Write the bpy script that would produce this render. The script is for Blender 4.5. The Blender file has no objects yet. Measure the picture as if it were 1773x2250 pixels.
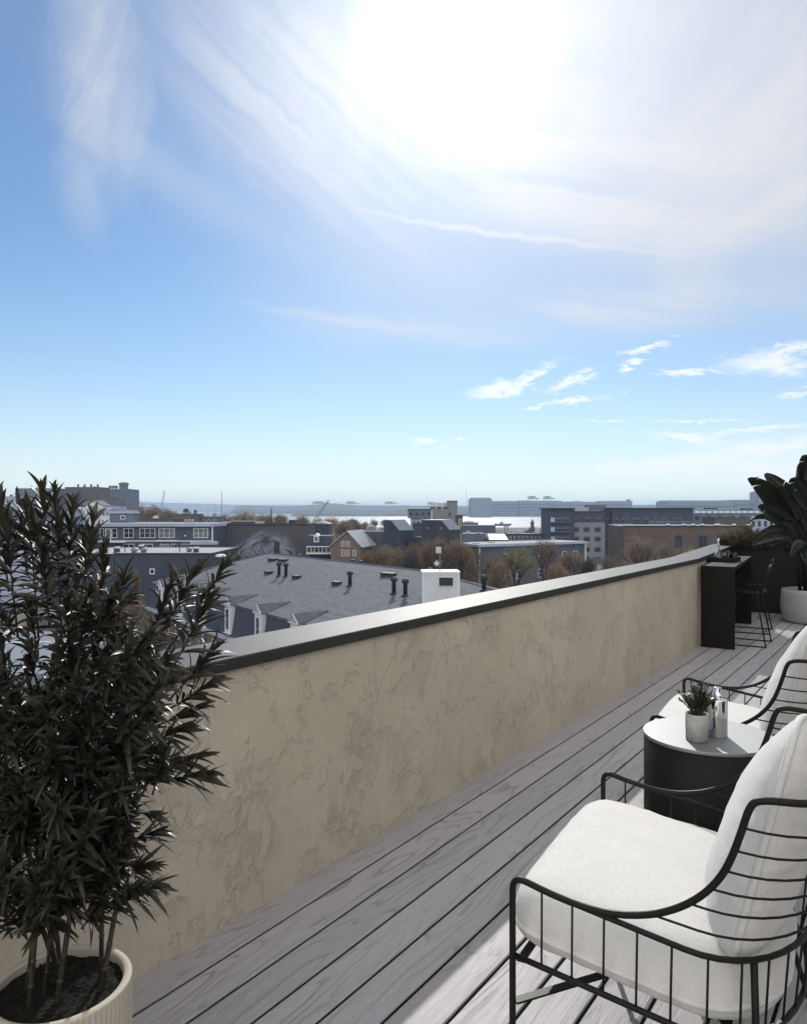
import bpy, math, random
from math import sin, cos, pi, radians, atan2, sqrt
from mathutils import Vector, Matrix, noise
S = bpy.context.scene
COL = S.collection
R = random.Random(7)

# ------------------------------------------------------------------ camera, world, sun, exposure
A = radians(34.9)                 # the view looks this far to the left of the deck boards' direction (+Y)
F = 1650.0                        # focal length in photograph pixels (height 2250)
HOR = 1120.0
CX, CY, CZ = 2.139, 0.0, 1.55
cam_d = bpy.data.cameras.new('camera'); cam = bpy.data.objects.new('camera', cam_d); COL.objects.link(cam)
cam.location = (CX, CY, CZ); cam.rotation_euler = (pi/2, 0, A)
cam_d.sensor_fit = 'VERTICAL'; cam_d.sensor_height = 36; cam_d.lens = F/2250*36
cam_d.shift_y = (HOR-1125)/2250
cam_d.clip_start = 0.05; cam_d.clip_end = 30000
S.camera = cam

SUN_EL = radians(32.5)
SUN_AZ = A - radians(3.2)         # left of +Y
sun_dir = Vector((-sin(SUN_AZ)*cos(SUN_EL), cos(SUN_AZ)*cos(SUN_EL), sin(SUN_EL)))
sl = bpy.data.lights.new('sun', 'SUN'); sun = bpy.data.objects.new('sun', sl); COL.objects.link(sun)
sl.energy = 2.15; sl.angle = radians(0.55); sl.color = (1.0, 0.965, 0.91)
sun.rotation_euler = (-sun_dir).to_track_quat('-Z', 'Y').to_euler(); sun.location = (0, 0, 50)

W = bpy.data.worlds.new("World"); S.world = W; W.use_nodes = True
def build_world():
    nt = W.node_tree; N = nt.nodes; L = nt.links; N.clear()
    def nd(t, **k):
        n = N.new(t)
        for a, b in k.items(): setattr(n, a, b)
        return n
    def val(n, i, v):
        if hasattr(v, 'is_output') or isinstance(v, bpy.types.NodeSocket): L.new(v, n.inputs[i])
        else: n.inputs[i].default_value = v
    def m(op, a, b=None, c=None, clamp=False):
        n = nd('ShaderNodeMath', operation=op, use_clamp=clamp); val(n, 0, a)
        if b is not None: val(n, 1, b)
        if c is not None: val(n, 2, c)
        return n.outputs[0]
    def vm(op, a, b=None, out=0):
        n = nd('ShaderNodeVectorMath', operation=op); val(n, 0, a)
        if b is not None: val(n, 1, b)
        return n.outputs[out]
    def mr(v, a, b, c=0., d=1., t='SMOOTHSTEP'):
        n = nd('ShaderNodeMapRange', interpolation_type=t); val(n, 0, v)
        for i, x in enumerate((a, b, c, d)): val(n, i+1, x)
        return n.outputs[0]
    def noise_t(vec, sc, det=5, rough=.55, dist=0.):
        n = nd('ShaderNodeTexNoise'); val(n, 'Vector', vec)
        n.inputs['Scale'].default_value = sc; n.inputs['Detail'].default_value = det
        n.inputs['Roughness'].default_value = rough; n.inputs['Distortion'].default_value = dist
        return n.outputs[0], n.outputs[1]
    def comb(x, y, z=0.):
        n = nd('ShaderNodeCombineXYZ'); val(n, 0, x); val(n, 1, y); val(n, 2, z); return n.outputs[0]
    sky = nd('ShaderNodeTexSky', sky_type='NISHITA', sun_disc=False)
    sky.sun_elevation = SUN_EL; sky.sun_rotation = -SUN_AZ
    sky.air_density = 1.0; sky.dust_density = 0.15; sky.ozone_density = 3.0; sky.altitude = 20
    d = nd('ShaderNodeTexCoord').outputs['Generated']
    rot = nd('ShaderNodeVectorRotate', rotation_type='Z_AXIS'); val(rot, 'Vector', d); rot.inputs['Angle'].default_value = -A
    sp = nd('ShaderNodeSeparateXYZ'); L.new(rot.outputs[0], sp.inputs[0]); x, y, z = sp.outputs
    az = m('ARCTAN2', x, y); el = m('ARCSINE', z)
    cs = vm('DOT_PRODUCT', d, tuple(sun_dir), out=1)
    ang = m('ARCCOSINE', m('MINIMUM', cs, 0.99999))
    azel = comb(az, el)
    # cirrus sheet: a flat layer overhead, drawn out into streaks
    zz = m('MAXIMUM', m('ADD', z, .06), .02)
    px_ = m('DIVIDE', x, zz); py_ = m('DIVIDE', y, zz); P = comb(px_, py_)
    wq, wc = noise_t(P, .45, 2, .5)
    Pw = vm('ADD', P, vm('MULTIPLY', vm('SUBTRACT', wc, (.5, .5, .5)), (1.6, 1.6, 0)))
    mp = nd('ShaderNodeMapping'); val(mp, 'Vector', Pw); mp.inputs['Rotation'].default_value = (0, 0, radians(38)); mp.inputs['Scale'].default_value = (1.9, .42, 1)
    st, _ = noise_t(mp.outputs[0], 1.5, 8, .58, .5)
    mp2 = nd('ShaderNodeMapping'); val(mp2, 'Vector', Pw); mp2.inputs['Rotation'].default_value = (0, 0, radians(20)); mp2.inputs['Scale'].default_value = (.9, .35, 1)
    soft, _ = noise_t(mp2.outputs[0], .9, 4, .5, .2)
    edge = m('ADD', m('SUBTRACT', el, m('SUBTRACT', .222, m('MULTIPLY', az, .26))), m('MULTIPLY', m('SUBTRACT', soft, .5), .22))
    veil = mr(edge, -.02, .30)
    side = mr(az, -.50, .12, .10, 1.)
    rightv = mr(az, .10, .34)
    cover = m('MULTIPLY', veil, side)
    streak = mr(st, .40, .72)
    v1 = m('MULTIPLY', cover, m('ADD', m('ADD', .40, m('MULTIPLY', rightv, .30)), m('MULTIPLY', streak, m('SUBTRACT', .38, m('MULTIPLY', rightv, .10)))))
    # faint band lower down and a soft patch high on the left
    def blob(px, py, sx, sy, rotd=0., src=azel):
        a0 = math.atan((px-886)/F); e0 = math.atan((HOR-py)/F*cos(a0))
        mpn = nd('ShaderNodeMapping', vector_type='TEXTURE'); val(mpn, 'Vector', src)
        mpn.inputs['Location'].default_value = (a0, e0, 0); mpn.inputs['Rotation'].default_value = (0, 0, radians(rotd))
        mpn.inputs['Scale'].default_value = (sx/F, sy/F, 1)
        return vm('LENGTH', mpn.outputs[0], out=1)
    nA, nAc = noise_t(azel, 26, 5, .6, .4)
    warp = vm('ADD', azel, vm('MULTIPLY', vm('SUBTRACT', nAc, (.5, .5, .5)), (.035, .018, 0)))
    mpp = nd('ShaderNodeMapping', vector_type='TEXTURE'); val(mpp, 'Vector', warp); mpp.inputs['Rotation'].default_value = (0, 0, radians(72)); mpp.inputs['Scale'].default_value = (1/4, 1/22, 1)
    dp, _ = noise_t(mpp.outputs[0], 1.0, 6, .58, .8)
    pmod = mr(dp, .30, .68, .60, 1.1)
    patch = m('MULTIPLY', m('MAXIMUM', mr(blob(225, 160, 120, 240, 6, warp), .2, 1.2, .52, 0.), mr(blob(185, 400, 60, 130, 12, warp), .1, 1.2, .30, 0.)), pmod)
    mpe = nd('ShaderNodeMapping', vector_type='TEXTURE'); val(mpe, 'Vector', warp); mpe.inputs['Rotation'].default_value = (0, 0, radians(-13)); mpe.inputs['Scale'].default_value = (1/2.4, 1/20, 1)
    dh, _ = noise_t(mpe.outputs[0], 1.0, 6, .55, .6)
    patch2 = mr(blob(420, 420, 330, 60, -24, warp), .1, 1.1, .16, 0.)
    band = mr(blob(1300, 690, 820, 70, 2, warp), .1, 1.05, 1., 0.)
    band = m('MULTIPLY', band, mr(dh, .36, .66, .08, .60))
    band2 = mr(blob(760, 705, 280, 17, -7, warp), .1, 1.05, .34, 0.)
    trail = mr(blob(1130, 520, 430, 9, -9.5, warp), .2, 1.1, .55, 0.)
    mpd = nd('ShaderNodeMapping', vector_type='TEXTURE'); val(mpd, 'Vector', warp); mpd.inputs['Rotation'].default_value = (0, 0, radians(-35)); mpd.inputs['Scale'].default_value = (1/3.0, 1/34, 1)
    dg, _ = noise_t(mpd.outputs[0], 1.0, 6, .55, .6)
    diag = m('MULTIPLY', mr(blob(700, 290, 470, 210, -34, warp), .25, 1.15, 1., 0.), mr(dg, .28, .78, .14, .58))
    sheet = m('MULTIPLY', mr(blob(1330, 380, 520, 190, -12, warp), .35, 1.12, 1., 0.), mr(dh, .36, .66, .22, .72))
    # bright warm fill added to the unseen sky behind the viewer, lifting the shade
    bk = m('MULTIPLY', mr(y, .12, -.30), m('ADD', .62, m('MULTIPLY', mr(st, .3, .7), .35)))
    soften = m('ADD', .6, m('MULTIPLY', st, .8))
    v = m('MAXIMUM', v1, m('MULTIPLY', patch, soften))
    v = m('MAXIMUM', v, m('MULTIPLY', m('MULTIPLY', mr(el, .14, .30), mr(az, -.34, .06)), .36))
    for q in (diag, sheet):
        v = m('ADD', v, m('MULTIPLY', q, m('SUBTRACT', 1., v)))
    for q in (patch2, band, band2, trail): v = m('ADD', v, m('MULTIPLY', m('MULTIPLY', q, soften), m('SUBTRACT', 1., v)))
    # small torn clouds low on the right
    mpf = nd('ShaderNodeMapping'); val(mpf, 'Vector', azel); mpf.inputs['Rotation'].default_value = (0, 0, radians(-14)); mpf.inputs['Scale'].default_value = (1, 3.2, 1)
    fine, fc = noise_t(mpf.outputs[0], 34, 7, .62, .8)
    warp2 = vm('ADD', azel, vm('MULTIPLY', vm('SUBTRACT', fc, (.5, .5, .5)), (.06, .028, 0)))
    blobs = [(1095, 856, 78, 19, 6), (1160, 833, 72, 15, 30), (1250, 838, 62, 12, 22), (1380, 806, 26, 12, 15), (1500, 818, 72, 6, 0),
             (1700, 800, 110, 26, -4), (1730, 770, 100, 16, 6), (1262, 879, 74, 9, 5), (1175, 893, 40, 4, 15), (1750, 866, 46, 8, 6), (1540, 924, 120, 3, -2),
             (1500, 962, 80, 13, -12), (1660, 945, 120, 7, 2), (1690, 985, 260, 24, 6), (1480, 1022, 230, 26, 5), (1700, 1032, 300, 34, 0),
             (930, 968, 34, 9, -3), (1003, 966, 20, 5, 5), (1410, 765, 60, 7, 12), (1320, 924, 60, 2.4, -1)]
    acc = None
    for b in blobs:
        q = blob(*b, src=warp2); acc = q if acc is None else m('MINIMUM', acc, q)
    small = mr(m('ADD', acc, m('MULTIPLY', m('SUBTRACT', fine, .5), 1.8)), 1.22, .0, 0., .78)
    # colours: clouds glow towards the sun
    near = m('POWER', m('MAXIMUM', m('SUBTRACT', 1., m('DIVIDE', ang, 1.1)), 0.), 2.)
    cb = m('ADD', 6.9, m('MULTIPLY', near, 2.6))
    ccol = vm('SCALE', (1.0, 1.0, 1.0)); sc = ccol.node; val(sc, 'Scale', cb)
    tint = vm('MULTIPLY', ccol, (.955, .975, 1.03))
    skyc = vm('MULTIPLY', sky.outputs[0], SKY_TINT)
    def mix(f, a, b):
        n = nd('ShaderNodeMix', data_type='RGBA'); val(n, 0, f); val(n, 6, a); val(n, 7, b); return n.outputs[2]
    c = mix(v, skyc, tint)
    sc2 = vm('SCALE', (.985, .985, 1.0)); val(sc2.node, 'Scale', m('ADD', 9.2, m('MULTIPLY', near, 9.)))
    c = mix(small, c, sc2)
    c = mix(bk, c, (BACK_FILL*1.04, BACK_FILL, BACK_FILL*.93, 1))
    # thin cloud in front of the sun lights up round it
    g = m('ADD', m('MULTIPLY', m('EXPONENT', m('MULTIPLY', ang, -4.4)), 3.9), m('MULTIPLY', m('EXPONENT', m('MULTIPLY', ang, -14.)), 12.))
    gl = vm('SCALE', (1.03, 1., .95)); val(gl.node, 'Scale', m('MULTIPLY', g, m('ADD', .55, m('MULTIPLY', v, .6))))
    c = vm('ADD', c, gl)
    # pale band of air just over the horizon
    hz = m('MULTIPLY', m('EXPONENT', m('MULTIPLY', m('MAXIMUM', el, 0.), -10.)), .94)
    c = mix(hz, c, (10.8, 11.4, 11.5, 1))
    bg = nd('ShaderNodeBackground'); L.new(c, bg.inputs[0]); bg.inputs[1].default_value = SKY_STR
    out = nd('ShaderNodeOutputWorld'); L.new(bg.outputs[0], out.inputs[0])
BACK_FILL = 17.; SKY_TINT = (.74, .96, 1.10); SKY_STR = 0.070
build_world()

S.view_settings.view_transform = 'Standard'; S.view_settings.look = 'None'
S.view_settings.exposure = 0.42; S.view_settings.gamma = 1.0
S.render.engine = 'CYCLES'
S.cycles.use_denoising = True
S.cycles.max_bounces = 8; S.cycles.volume_bounces = 0; S.cycles.transparent_max_bounces = 8
S.cycles.caustics_reflective = False; S.cycles.caustics_refractive = False
S.cycles.sample_clamp_indirect = 6

# ------------------------------------------------------------------ helpers
class MB:
    """collects verts and faces; build() links them as ONE mesh object"""
    def __init__(s): s.v = []; s.f = []; s.mi = []; s.sm = []; s.cur = 0; s.smooth = False
    def add(s, vs, fs):
        o = len(s.v); s.v += [tuple(p) for p in vs]
        for f in fs: s.f.append(tuple(i+o for i in f)); s.mi.append(s.cur); s.sm.append(s.smooth)
        return s
    def box(s, x0, x1, y0, y1, z0, z1):
        v = [(x0,y0,z0),(x1,y0,z0),(x1,y1,z0),(x0,y1,z0),(x0,y0,z1),(x1,y0,z1),(x1,y1,z1),(x0,y1,z1)]
        return s.add(v, [(0,3,2,1),(4,5,6,7),(0,1,5,4),(1,2,6,5),(2,3,7,6),(3,0,4,7)])
    def bbox(s, x0, x1, y0, y1, z0, z1, b=.004):
        """box with chamfered edges"""
        v = []; 
        for z, e in ((z0, b), (z0+b, 0), (z1-b, 0), (z1, b)):
            X0, X1, Y0, Y1 = x0+e, x1-e, y0+e, y1-e; c = b if e == 0 else 0
            v += [(X0+c,Y0,z),(X1-c,Y0,z),(X1,Y0+c,z),(X1,Y1-c,z),(X1-c,Y1,z),(X0+c,Y1,z),(X0,Y1-c,z),(X0,Y0+c,z)]
        f = [tuple(range(7,-1,-1)), tuple(range(24,32))]
        for k in range(3):
            for i in range(8): a = k*8+i; c = k*8+(i+1) % 8; f.append((a, c, c+8, a+8))
        return s.add(v, f)
    def prism(s, poly, z0, z1):
        n = len(poly); v = [(p[0],p[1],z0) for p in poly]+[(p[0],p[1],z1) for p in poly]
        return s.add(v, [tuple(range(n-1,-1,-1)), tuple(range(n,2*n))]+[(i,(i+1)%n,n+(i+1)%n,n+i) for i in range(n)])
    def wedge(s, poly, y0, y1):
        """polygon in x,z (counter-clockwise seen from -y), extruded along y"""
        n = len(poly); v = [(p[0],y0,p[1]) for p in poly]+[(p[0],y1,p[1]) for p in poly]
        return s.add(v, [tuple(range(n)), tuple(range(2*n-1,n-1,-1))]+[((i+1)%n,i,n+i,n+(i+1)%n) for i in range(n)])
    def lathe(s, prof, n=24, c=(0,0,0), cap=True, wob=None):
        v = []; 
        for k, (r, z) in enumerate(prof):
            for i in range(n):
                a = 2*pi*i/n; rr = r*(wob(a, z) if wob else 1)
                v.append((c[0]+rr*cos(a), c[1]+rr*sin(a), c[2]+z))
        f = []
        for k in range(len(prof)-1):
            for i in range(n): f.append((k*n+i, k*n+(i+1)%n, (k+1)*n+(i+1)%n, (k+1)*n+i))
        if cap: f += [tuple(range(n-1,-1,-1)), tuple(range((len(prof)-1)*n, len(prof)*n))]
        return s.add(v, f)
    def tube(s, pts, r, n=10, cap=True, closed=False):
        pts = [Vector(p) for p in pts]; m = len(pts); rs = r if isinstance(r, (list, tuple)) else [r]*m
        T = []
        for i in range(m):
            a = pts[i-1] if (i > 0 or closed) else pts[i]; b = pts[(i+1) % m] if (i < m-1 or closed) else pts[i]
            t = b-a; T.append(t.normalized() if t.length > 1e-9 else Vector((0,0,1)))
        up = Vector((0,0,1)) if abs(T[0].z) < .9 else Vector((1,0,0))
        u = T[0].cross(up).normalized(); v = []; f = []
        for i in range(m):
            if i: 
                q = T[i-1].rotation_difference(T[i]); u = q @ u; u = (u-T[i]*u.dot(T[i])).normalized()
            w = T[i].cross(u)
            for k in range(n):
                a = 2*pi*k/n; v.append(pts[i]+(u*cos(a)+w*sin(a))*rs[i])
        for i in range(m if closed else m-1):
            j = (i+1) % m
            for k in range(n): f.append((i*n+k, i*n+(k+1)%n, j*n+(k+1)%n, j*n+k))
        if cap and not closed: f += [tuple(range(n-1,-1,-1)), tuple(range((m-1)*n, m*n))]
        return s.add(v, f)
    def ball(s, c, r, n=10, m=6, sz=1.):
        return s.lathe([(r*sin(pi*k/m)+1e-4, -r*cos(pi*k/m)*sz) for k in range(m+1)], n, c)
    def build(s, name, mats, parent=None, smooth=None, loc=None):
        me = bpy.data.meshes.new(name); me.from_pydata(s.v, [], s.f)
        if not isinstance(mats, (list, tuple)): mats = [mats]
        for q in mats: me.materials.append(q)
        me.polygons.foreach_set('material_index', s.mi)
        me.polygons.foreach_set('use_smooth', [True]*len(s.f) if smooth else s.sm)
        me.update(); o = bpy.data.objects.new(name, me); COL.objects.link(o)
        if parent: o.parent = parent
        if loc: o.location = loc
        return o

def fix(o):
    """make outside faces point outwards"""
    import bmesh
    b = bmesh.new(); b.from_mesh(o.data); bmesh.ops.recalc_face_normals(b, faces=b.faces); b.to_mesh(o.data); b.free(); return o

def tag(o, label=None, cat=None, group=None, kind=None):
    if label: o['label'] = label
    if cat: o['category'] = cat
    if group: o['group'] = group
    if kind: o['kind'] = kind
    return o
def thing(name, label, cat, loc, rz=0., group=None):
    o = bpy.data.objects.new(name, None); COL.objects.link(o); o.location = loc; o.rotation_euler = (0,0,rz)
    o.empty_display_size = .2
    return tag(o, label, cat, group)
def copy_tree(o, parent=None):
    c = o.copy(); COL.objects.link(c); c.parent = parent
    for ch in list(o.children): copy_tree(ch, c)
    return c
def smoothpath(ctrl, n=8, closed=False):
    """Catmull-Rom through the control points"""
    c = [Vector(p) for p in ctrl]; m = len(c); out = []
    for i in range(m-1 if not closed else m):
        p0 = c[i-1] if (i > 0 or closed) else c[i]*2-c[i+1]; p1 = c[i]; p2 = c[(i+1) % m]
        p3 = c[(i+2) % m] if (i < m-2 or closed) else p2*2-p1
        for k in range(n):
            t = k/n; out.append(.5*((2*p1)+(p2-p0)*t+(2*p0-5*p1+4*p2-p3)*t*t+(3*p1-p0-3*p2+p3)*t**3))
    if not closed: out.append(c[-1])
    return out

# -- materials (all procedural)
def newmat(name):
    m = bpy.data.materials.new(name); m.use_nodes = True; nt = m.node_tree; nt.nodes.clear()
    o = nt.nodes.new('ShaderNodeOutputMaterial'); b = nt.nodes.new('ShaderNodeBsdfPrincipled')
    nt.links.new(b.outputs[0], o.inputs[0]); return m, nt, b
class G:
    """small node-graph writer"""
    def __init__(s, nt): s.nt = nt
    def n(s, t, **k):
        x = s.nt.nodes.new(t)
        for a, b in k.items(): setattr(x, a, b)
        return x
    def put(s, n, i, v):
        if isinstance(v, bpy.types.NodeSocket): s.nt.links.new(v, n.inputs[i])
        else: n.inputs[i].default_value = v
    def obj(s): return s.n('ShaderNodeTexCoord').outputs['Object']
    def map(s, v, sc=(1,1,1), loc=(0,0,0), rot=(0,0,0)):
        x = s.n('ShaderNodeMapping'); s.put(x, 'Vector', v); x.inputs['Scale'].default_value = sc; x.inputs['Location'].default_value = loc; x.inputs['Rotation'].default_value = rot; return x.outputs[0]
    def noise(s, v, sc, det=4, ro=.55, di=0., out=0):
        x = s.n('ShaderNodeTexNoise'); s.put(x, 'Vector', v); x.inputs['Scale'].default_value = sc; x.inputs['Detail'].default_value = det; x.inputs['Roughness'].default_value = ro; x.inputs['Distortion'].default_value = di; return x.outputs[out]
    def math(s, op, a, b=None, c=None):
        x = s.n('ShaderNodeMath', operation=op); s.put(x, 0, a)
        if b is not None: s.put(x, 1, b)
        if c is not None: s.put(x, 2, c)
        return x.outputs[0]
    def vmath(s, op, a, b=None):
        x = s.n('ShaderNodeVectorMath', operation=op); s.put(x, 0, a)
        if b is not None: s.put(x, 1, b)
        return x.outputs[0]
    def mr(s, v, a, b, c=0., d=1., t='LINEAR'):
        x = s.n('ShaderNodeMapRange', interpolation_type=t); s.put(x, 0, v)
        for i, q in enumerate((a,b,c,d)): s.put(x, i+1, q)
        return x.outputs[0]
    def mix(s, f, a, b):
        x = s.n('ShaderNodeMix', data_type='RGBA'); s.put(x, 0, f); s.put(x, 6, a if isinstance(a, bpy.types.NodeSocket) else (*a, 1)[:4]); s.put(x, 7, b if isinstance(b, bpy.types.NodeSocket) else (*b, 1)[:4]); return x.outputs[2]
    def xyz(s, v):
        x = s.n('ShaderNodeSeparateXYZ'); s.put(x, 0, v); return x.outputs
    def comb(s, a, b, c=0.):
        x = s.n('ShaderNodeCombineXYZ'); s.put(x, 0, a); s.put(x, 1, b); s.put(x, 2, c); return x.outputs[0]
    def bump(s, b, h, dist=.01, st=1., nrm=None):
        x = s.n('ShaderNodeBump'); s.put(x, 'Height', h); x.inputs['Distance'].default_value = dist; x.inputs['Strength'].default_value = st
        if nrm is not None: s.put(x, 'Normal', nrm)
        if b is not None: s.put(b, 'Normal', x.outputs[0])
        return x.outputs[0]
def pbr(name, c, rough=.6, metal=0., var=.12, vs=3., bump=0., bs=40., spec=.5, trans=0., ior=1.45, coat=0., rv=0.):
    m, nt, b = newmat(name); g = G(nt); co = g.obj()
    if var:
        f = g.noise(co, vs, 5, .6); f = g.mr(f, .3, .7)
        col = g.mix(f, tuple(q*(1-var) for q in c), tuple(min(1, q*(1+var)) for q in c)); g.put(b, 'Base Color', col)
        if rv: g.put(b, 'Roughness', g.mr(f, 0, 1, rough-rv, rough+rv))
        else: b.inputs['Roughness'].default_value = rough
    else: b.inputs['Base Color'].default_value = (*c, 1); b.inputs['Roughness'].default_value = rough
    b.inputs['Metallic'].default_value = metal; b.inputs['Specular IOR Level'].default_value = spec
    b.inputs['Transmission Weight'].default_value = trans; b.inputs['IOR'].default_value = ior
    b.inputs['Coat Weight'].default_value = coat
    if bump: g.bump(b, g.noise(co, bs, 4, .6), bump)
    return m

M = {}
# powder-coated black frames, with a very fine orange-peel
M['black_metal'] = pbr('black powder coat', (.012,.011,.009), .44, 0, .15, 30, .0002, 900, spec=.25)
M['bar_black'] = pbr('black panel', (.012,.011,.009), .52, 0, .2, 2.2, .0003, 300, spec=.22, rv=.05)
M['planter_black'] = pbr('dark planter', (.010,.010,.009), .6, 0, .25, 1.6, .0006, 120)
M['coping'] = pbr('coping metal', (.015,.014,.012), .54, 0, .06, 1.5, .0003, 260, spec=.6, rv=.02)
M['steel'] = pbr('polished steel', (.72,.72,.72), .13, 1., .03, 8)
M['glass'] = pbr('clear glass', (.95,.97,.97), .02, 0, 0, trans=1., ior=1.45)
M['dark_glass'] = pbr('smoked glass', (.10,.095,.09), .06, 0, 0, trans=.75, ior=1.5)
M['soil'] = pbr('potting soil', (.012,.011,.009), .95, 0, .6, 60, .02, 90)
M['concrete_pot'] = pbr('small concrete pot', (.46,.455,.44), .8, 0, .18, 30, .002, 160)
M['rope'] = pbr('cotton tie', (.6,.58,.54), .9, 0, .1, 60)
M['stem_green'] = pbr('herb stem', (.05,.045,.03), .7, 0, .2, 60)

def m_leaf(name, c, rough=.32, var=.35, sheen_c=None, tr=.12):
    m, nt, b = newmat(name); g = G(nt); co = g.obj()
    info = g.n('ShaderNodeObjectInfo')
    f = g.noise(co, 7, 3, .6)
    col = g.mix(g.mr(f, .3, .7), tuple(q*(1-var) for q in c), tuple(q*(1+var) for q in c)); g.put(b, 'Base Color', col)
    g.put(b, 'Roughness', g.mr(g.noise(co, 40, 2), .3, .7, rough*.75, rough*1.3)); b.inputs['Specular IOR Level'].default_value = .55
    t = g.n('ShaderNodeBsdfTranslucent'); t.inputs[0].default_value = (c[0]*2.2, c[1]*2.4, c[2]*1.2, 1)
    mx = g.n('ShaderNodeMixShader'); mx.inputs[0].default_value = tr
    nt.links.new(b.outputs[0], mx.inputs[1]); nt.links.new(t.outputs[0], mx.inputs[2]); nt.links.new(mx.outputs[0], nt.nodes['Material Output'].inputs[0])
    return m
M['leaf_dark'] = m_leaf('dark lance leaf', (.032,.030,.023), .43, .5)
M['leaf_palm'] = m_leaf('dark broad leaf', (.014,.016,.012), .42, .3, tr=.06)
M['leaf_olive'] = m_leaf('feathery olive shrub', (.075,.064,.045), .7, .6, tr=.3)
M['leaf_deep'] = m_leaf('deep green shrub', (.014,.016,.010), .5, .5)
M['leaf_herb'] = m_leaf('small herb leaf', (.05,.048,.03), .6, .4)
M['cane'] = pbr('bamboo cane', (.035,.031,.019), .45, 0, .4, 25, .001, 60)

# plaster: trowelled, with flat smooth skins and rough low patches
def m_plaster():
    m, nt, b = newmat('troweled plaster'); g = G(nt); co = g.obj()
    w = g.noise(co, 1.6, 3, .5, out=1)
    cw = g.vmath('ADD', co, g.vmath('MULTIPLY', g.vmath('SUBTRACT', w, (.5,.5,.5)), (.22,.22,.22)))
    big = g.noise(g.map(cw, (1,1.15,.9)), 2.1, 5, .6, .2)
    mid = g.noise(g.map(cw, (1,1.25,.8), rot=(.7,0,0)), 17, 8, .66, .5)
    fine = g.noise(cw, 70, 5, .68, .4)
    patch = g.mr(big, .50, .62, 0, 1, 'SMOOTHSTEP')
    pits = g.math('MULTIPLY', patch, g.mr(mid, .46, .60, 0, 1, 'SMOOTHSTEP'))
    skin = g.mr(g.noise(g.map(cw, (1,.9,1.1), loc=(3,1,7)), 3.4, 9, .66, .3), .53, .62, 0, 1, 'SMOOTHSTEP')
    skin2 = g.mr(g.noise(g.map(cw, (1,1.2,.8), loc=(8,3,2)), 5.2, 9, .68, .4), .58, .62, 0, 1, 'SMOOTHSTEP')
    cloud = g.mr(g.noise(cw, 1.0, 6, .62), .3, .7)
    c = g.mix(cloud, (.50,.440,.352), (.60,.535,.436))
    c = g.mix(g.math('MULTIPLY', skin, .26), c, (.39,.345,.28))
    c = g.mix(g.math('MULTIPLY', skin2, .30), c, (.57,.51,.415))
    c = g.mix(g.math('MULTIPLY', pits, .27), c, (.30,.262,.205))
    c = g.mix(g.math('MULTIPLY', g.mr(fine, .35, .7), .16), c, (.34,.295,.225))
    streak = g.noise(g.map(cw, (1,7,.5)), 4, 4, .6)
    c = g.mix(g.math('MULTIPLY', g.mr(streak, .5, .75), .14), c, (.31,.268,.20))
    g.put(b, 'Base Color', c); b.inputs['Roughness'].default_value = .76; b.inputs['Specular IOR Level'].default_value = .3
    h = g.math('ADD', g.math('MULTIPLY', pits, -.5), g.math('MULTIPLY', skin, -.45)); h = g.math('ADD', h, g.math('MULTIPLY', skin2, .35))
    h = g.math('ADD', h, g.math('MULTIPLY', fine, .22)); h = g.math('ADD', h, g.math('MULTIPLY', g.math('MULTIPLY', patch, mid), .8))
    g.bump(b, h, .009, .8); return m
M['plaster'] = m_plaster()

# deck boards: brushed grey oak-look composite, each board with its own grain
PITCH = .161; GAP0 = .142
def m_deck():
    m, nt, b = newmat('grey deck board'); g = G(nt); co = g.obj(); x, y, z = g.xyz(co)
    k = g.math('FLOOR', g.math('DIVIDE', g.math('SUBTRACT', x, GAP0), PITCH))
    wn = g.n('ShaderNodeTexWhiteNoise', noise_dimensions='1D'); g.put(wn, 'W', k); rnd = wn.outputs[0]
    xl = g.math('SUBTRACT', x, g.math('MULTIPLY', k, PITCH))
    P = g.comb(xl, g.math('ADD', y, g.math('MULTIPLY', rnd, 37.)), g.math('MULTIPLY', rnd, 11.))
    # cathedral figure: contour lines of a long soft noise
    base = g.noise(g.map(P, (5.2, .75, 1)), 1.0, 2, .45, .35)
    fig = g.math('FRACT', g.math('MULTIPLY', base, 15.))
    line = g.mr(fig, 0, .42, 1, 0, 'SMOOTHSTEP')
    brk = g.mr(g.noise(g.map(P, (24, 3.2, 1)), 1., 4, .6), .34, .52)
    fib = g.noise(g.map(P, (150, 4.5, 1)), 1., 4, .7)
    fib2 = g.noise(g.map(P, (430, 16, 1)), 1., 2, .6)
    amt = g.mr(g.noise(g.map(P, (3, .5, 1), loc=(5,5,5)), 1., 2), .34, .54)
    grain = g.math('MULTIPLY', g.math('MULTIPLY', line, brk), amt)
    tone = g.mr(rnd, 0, 1, -.025, .025)
    c = g.mix(g.mr(fib, .34, .66), (.350,.337,.352), (.462,.447,.462))
    c = g.mix(g.math('MULTIPLY', grain, .62), c, (.15,.143,.148))
    c = g.mix(g.math('MULTIPLY', g.mr(fib2, .48, .75), .5), c, (.24,.23,.235))
    blot = g.noise(g.map(P, (2.5, 1.2, 1)), 1., 4, .6)
    c = g.mix(g.mr(blot, .35, .7, 0, .35), c, (.43,.417,.43))
    add = g.n('ShaderNodeHueSaturation'); g.put(add, 'Color', c); g.put(add, 'Value', g.math('ADD', 1., g.math('MULTIPLY', tone, 3.5)))
    g.put(b, 'Base Color', add.outputs[0]); b.inputs['Specular IOR Level'].default_value = .4
    g.put(b, 'Roughness', g.mr(fib, .3, .7, .46, .62))
    h = g.math('ADD', g.math('MULTIPLY', grain, -1.), g.math('MULTIPLY', fib, .5)); h = g.math('ADD', h, g.math('MULTIPLY', fib2, .35))
    g.bump(b, h, .0014, .9); return m
M['deck'] = m_deck()

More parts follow.
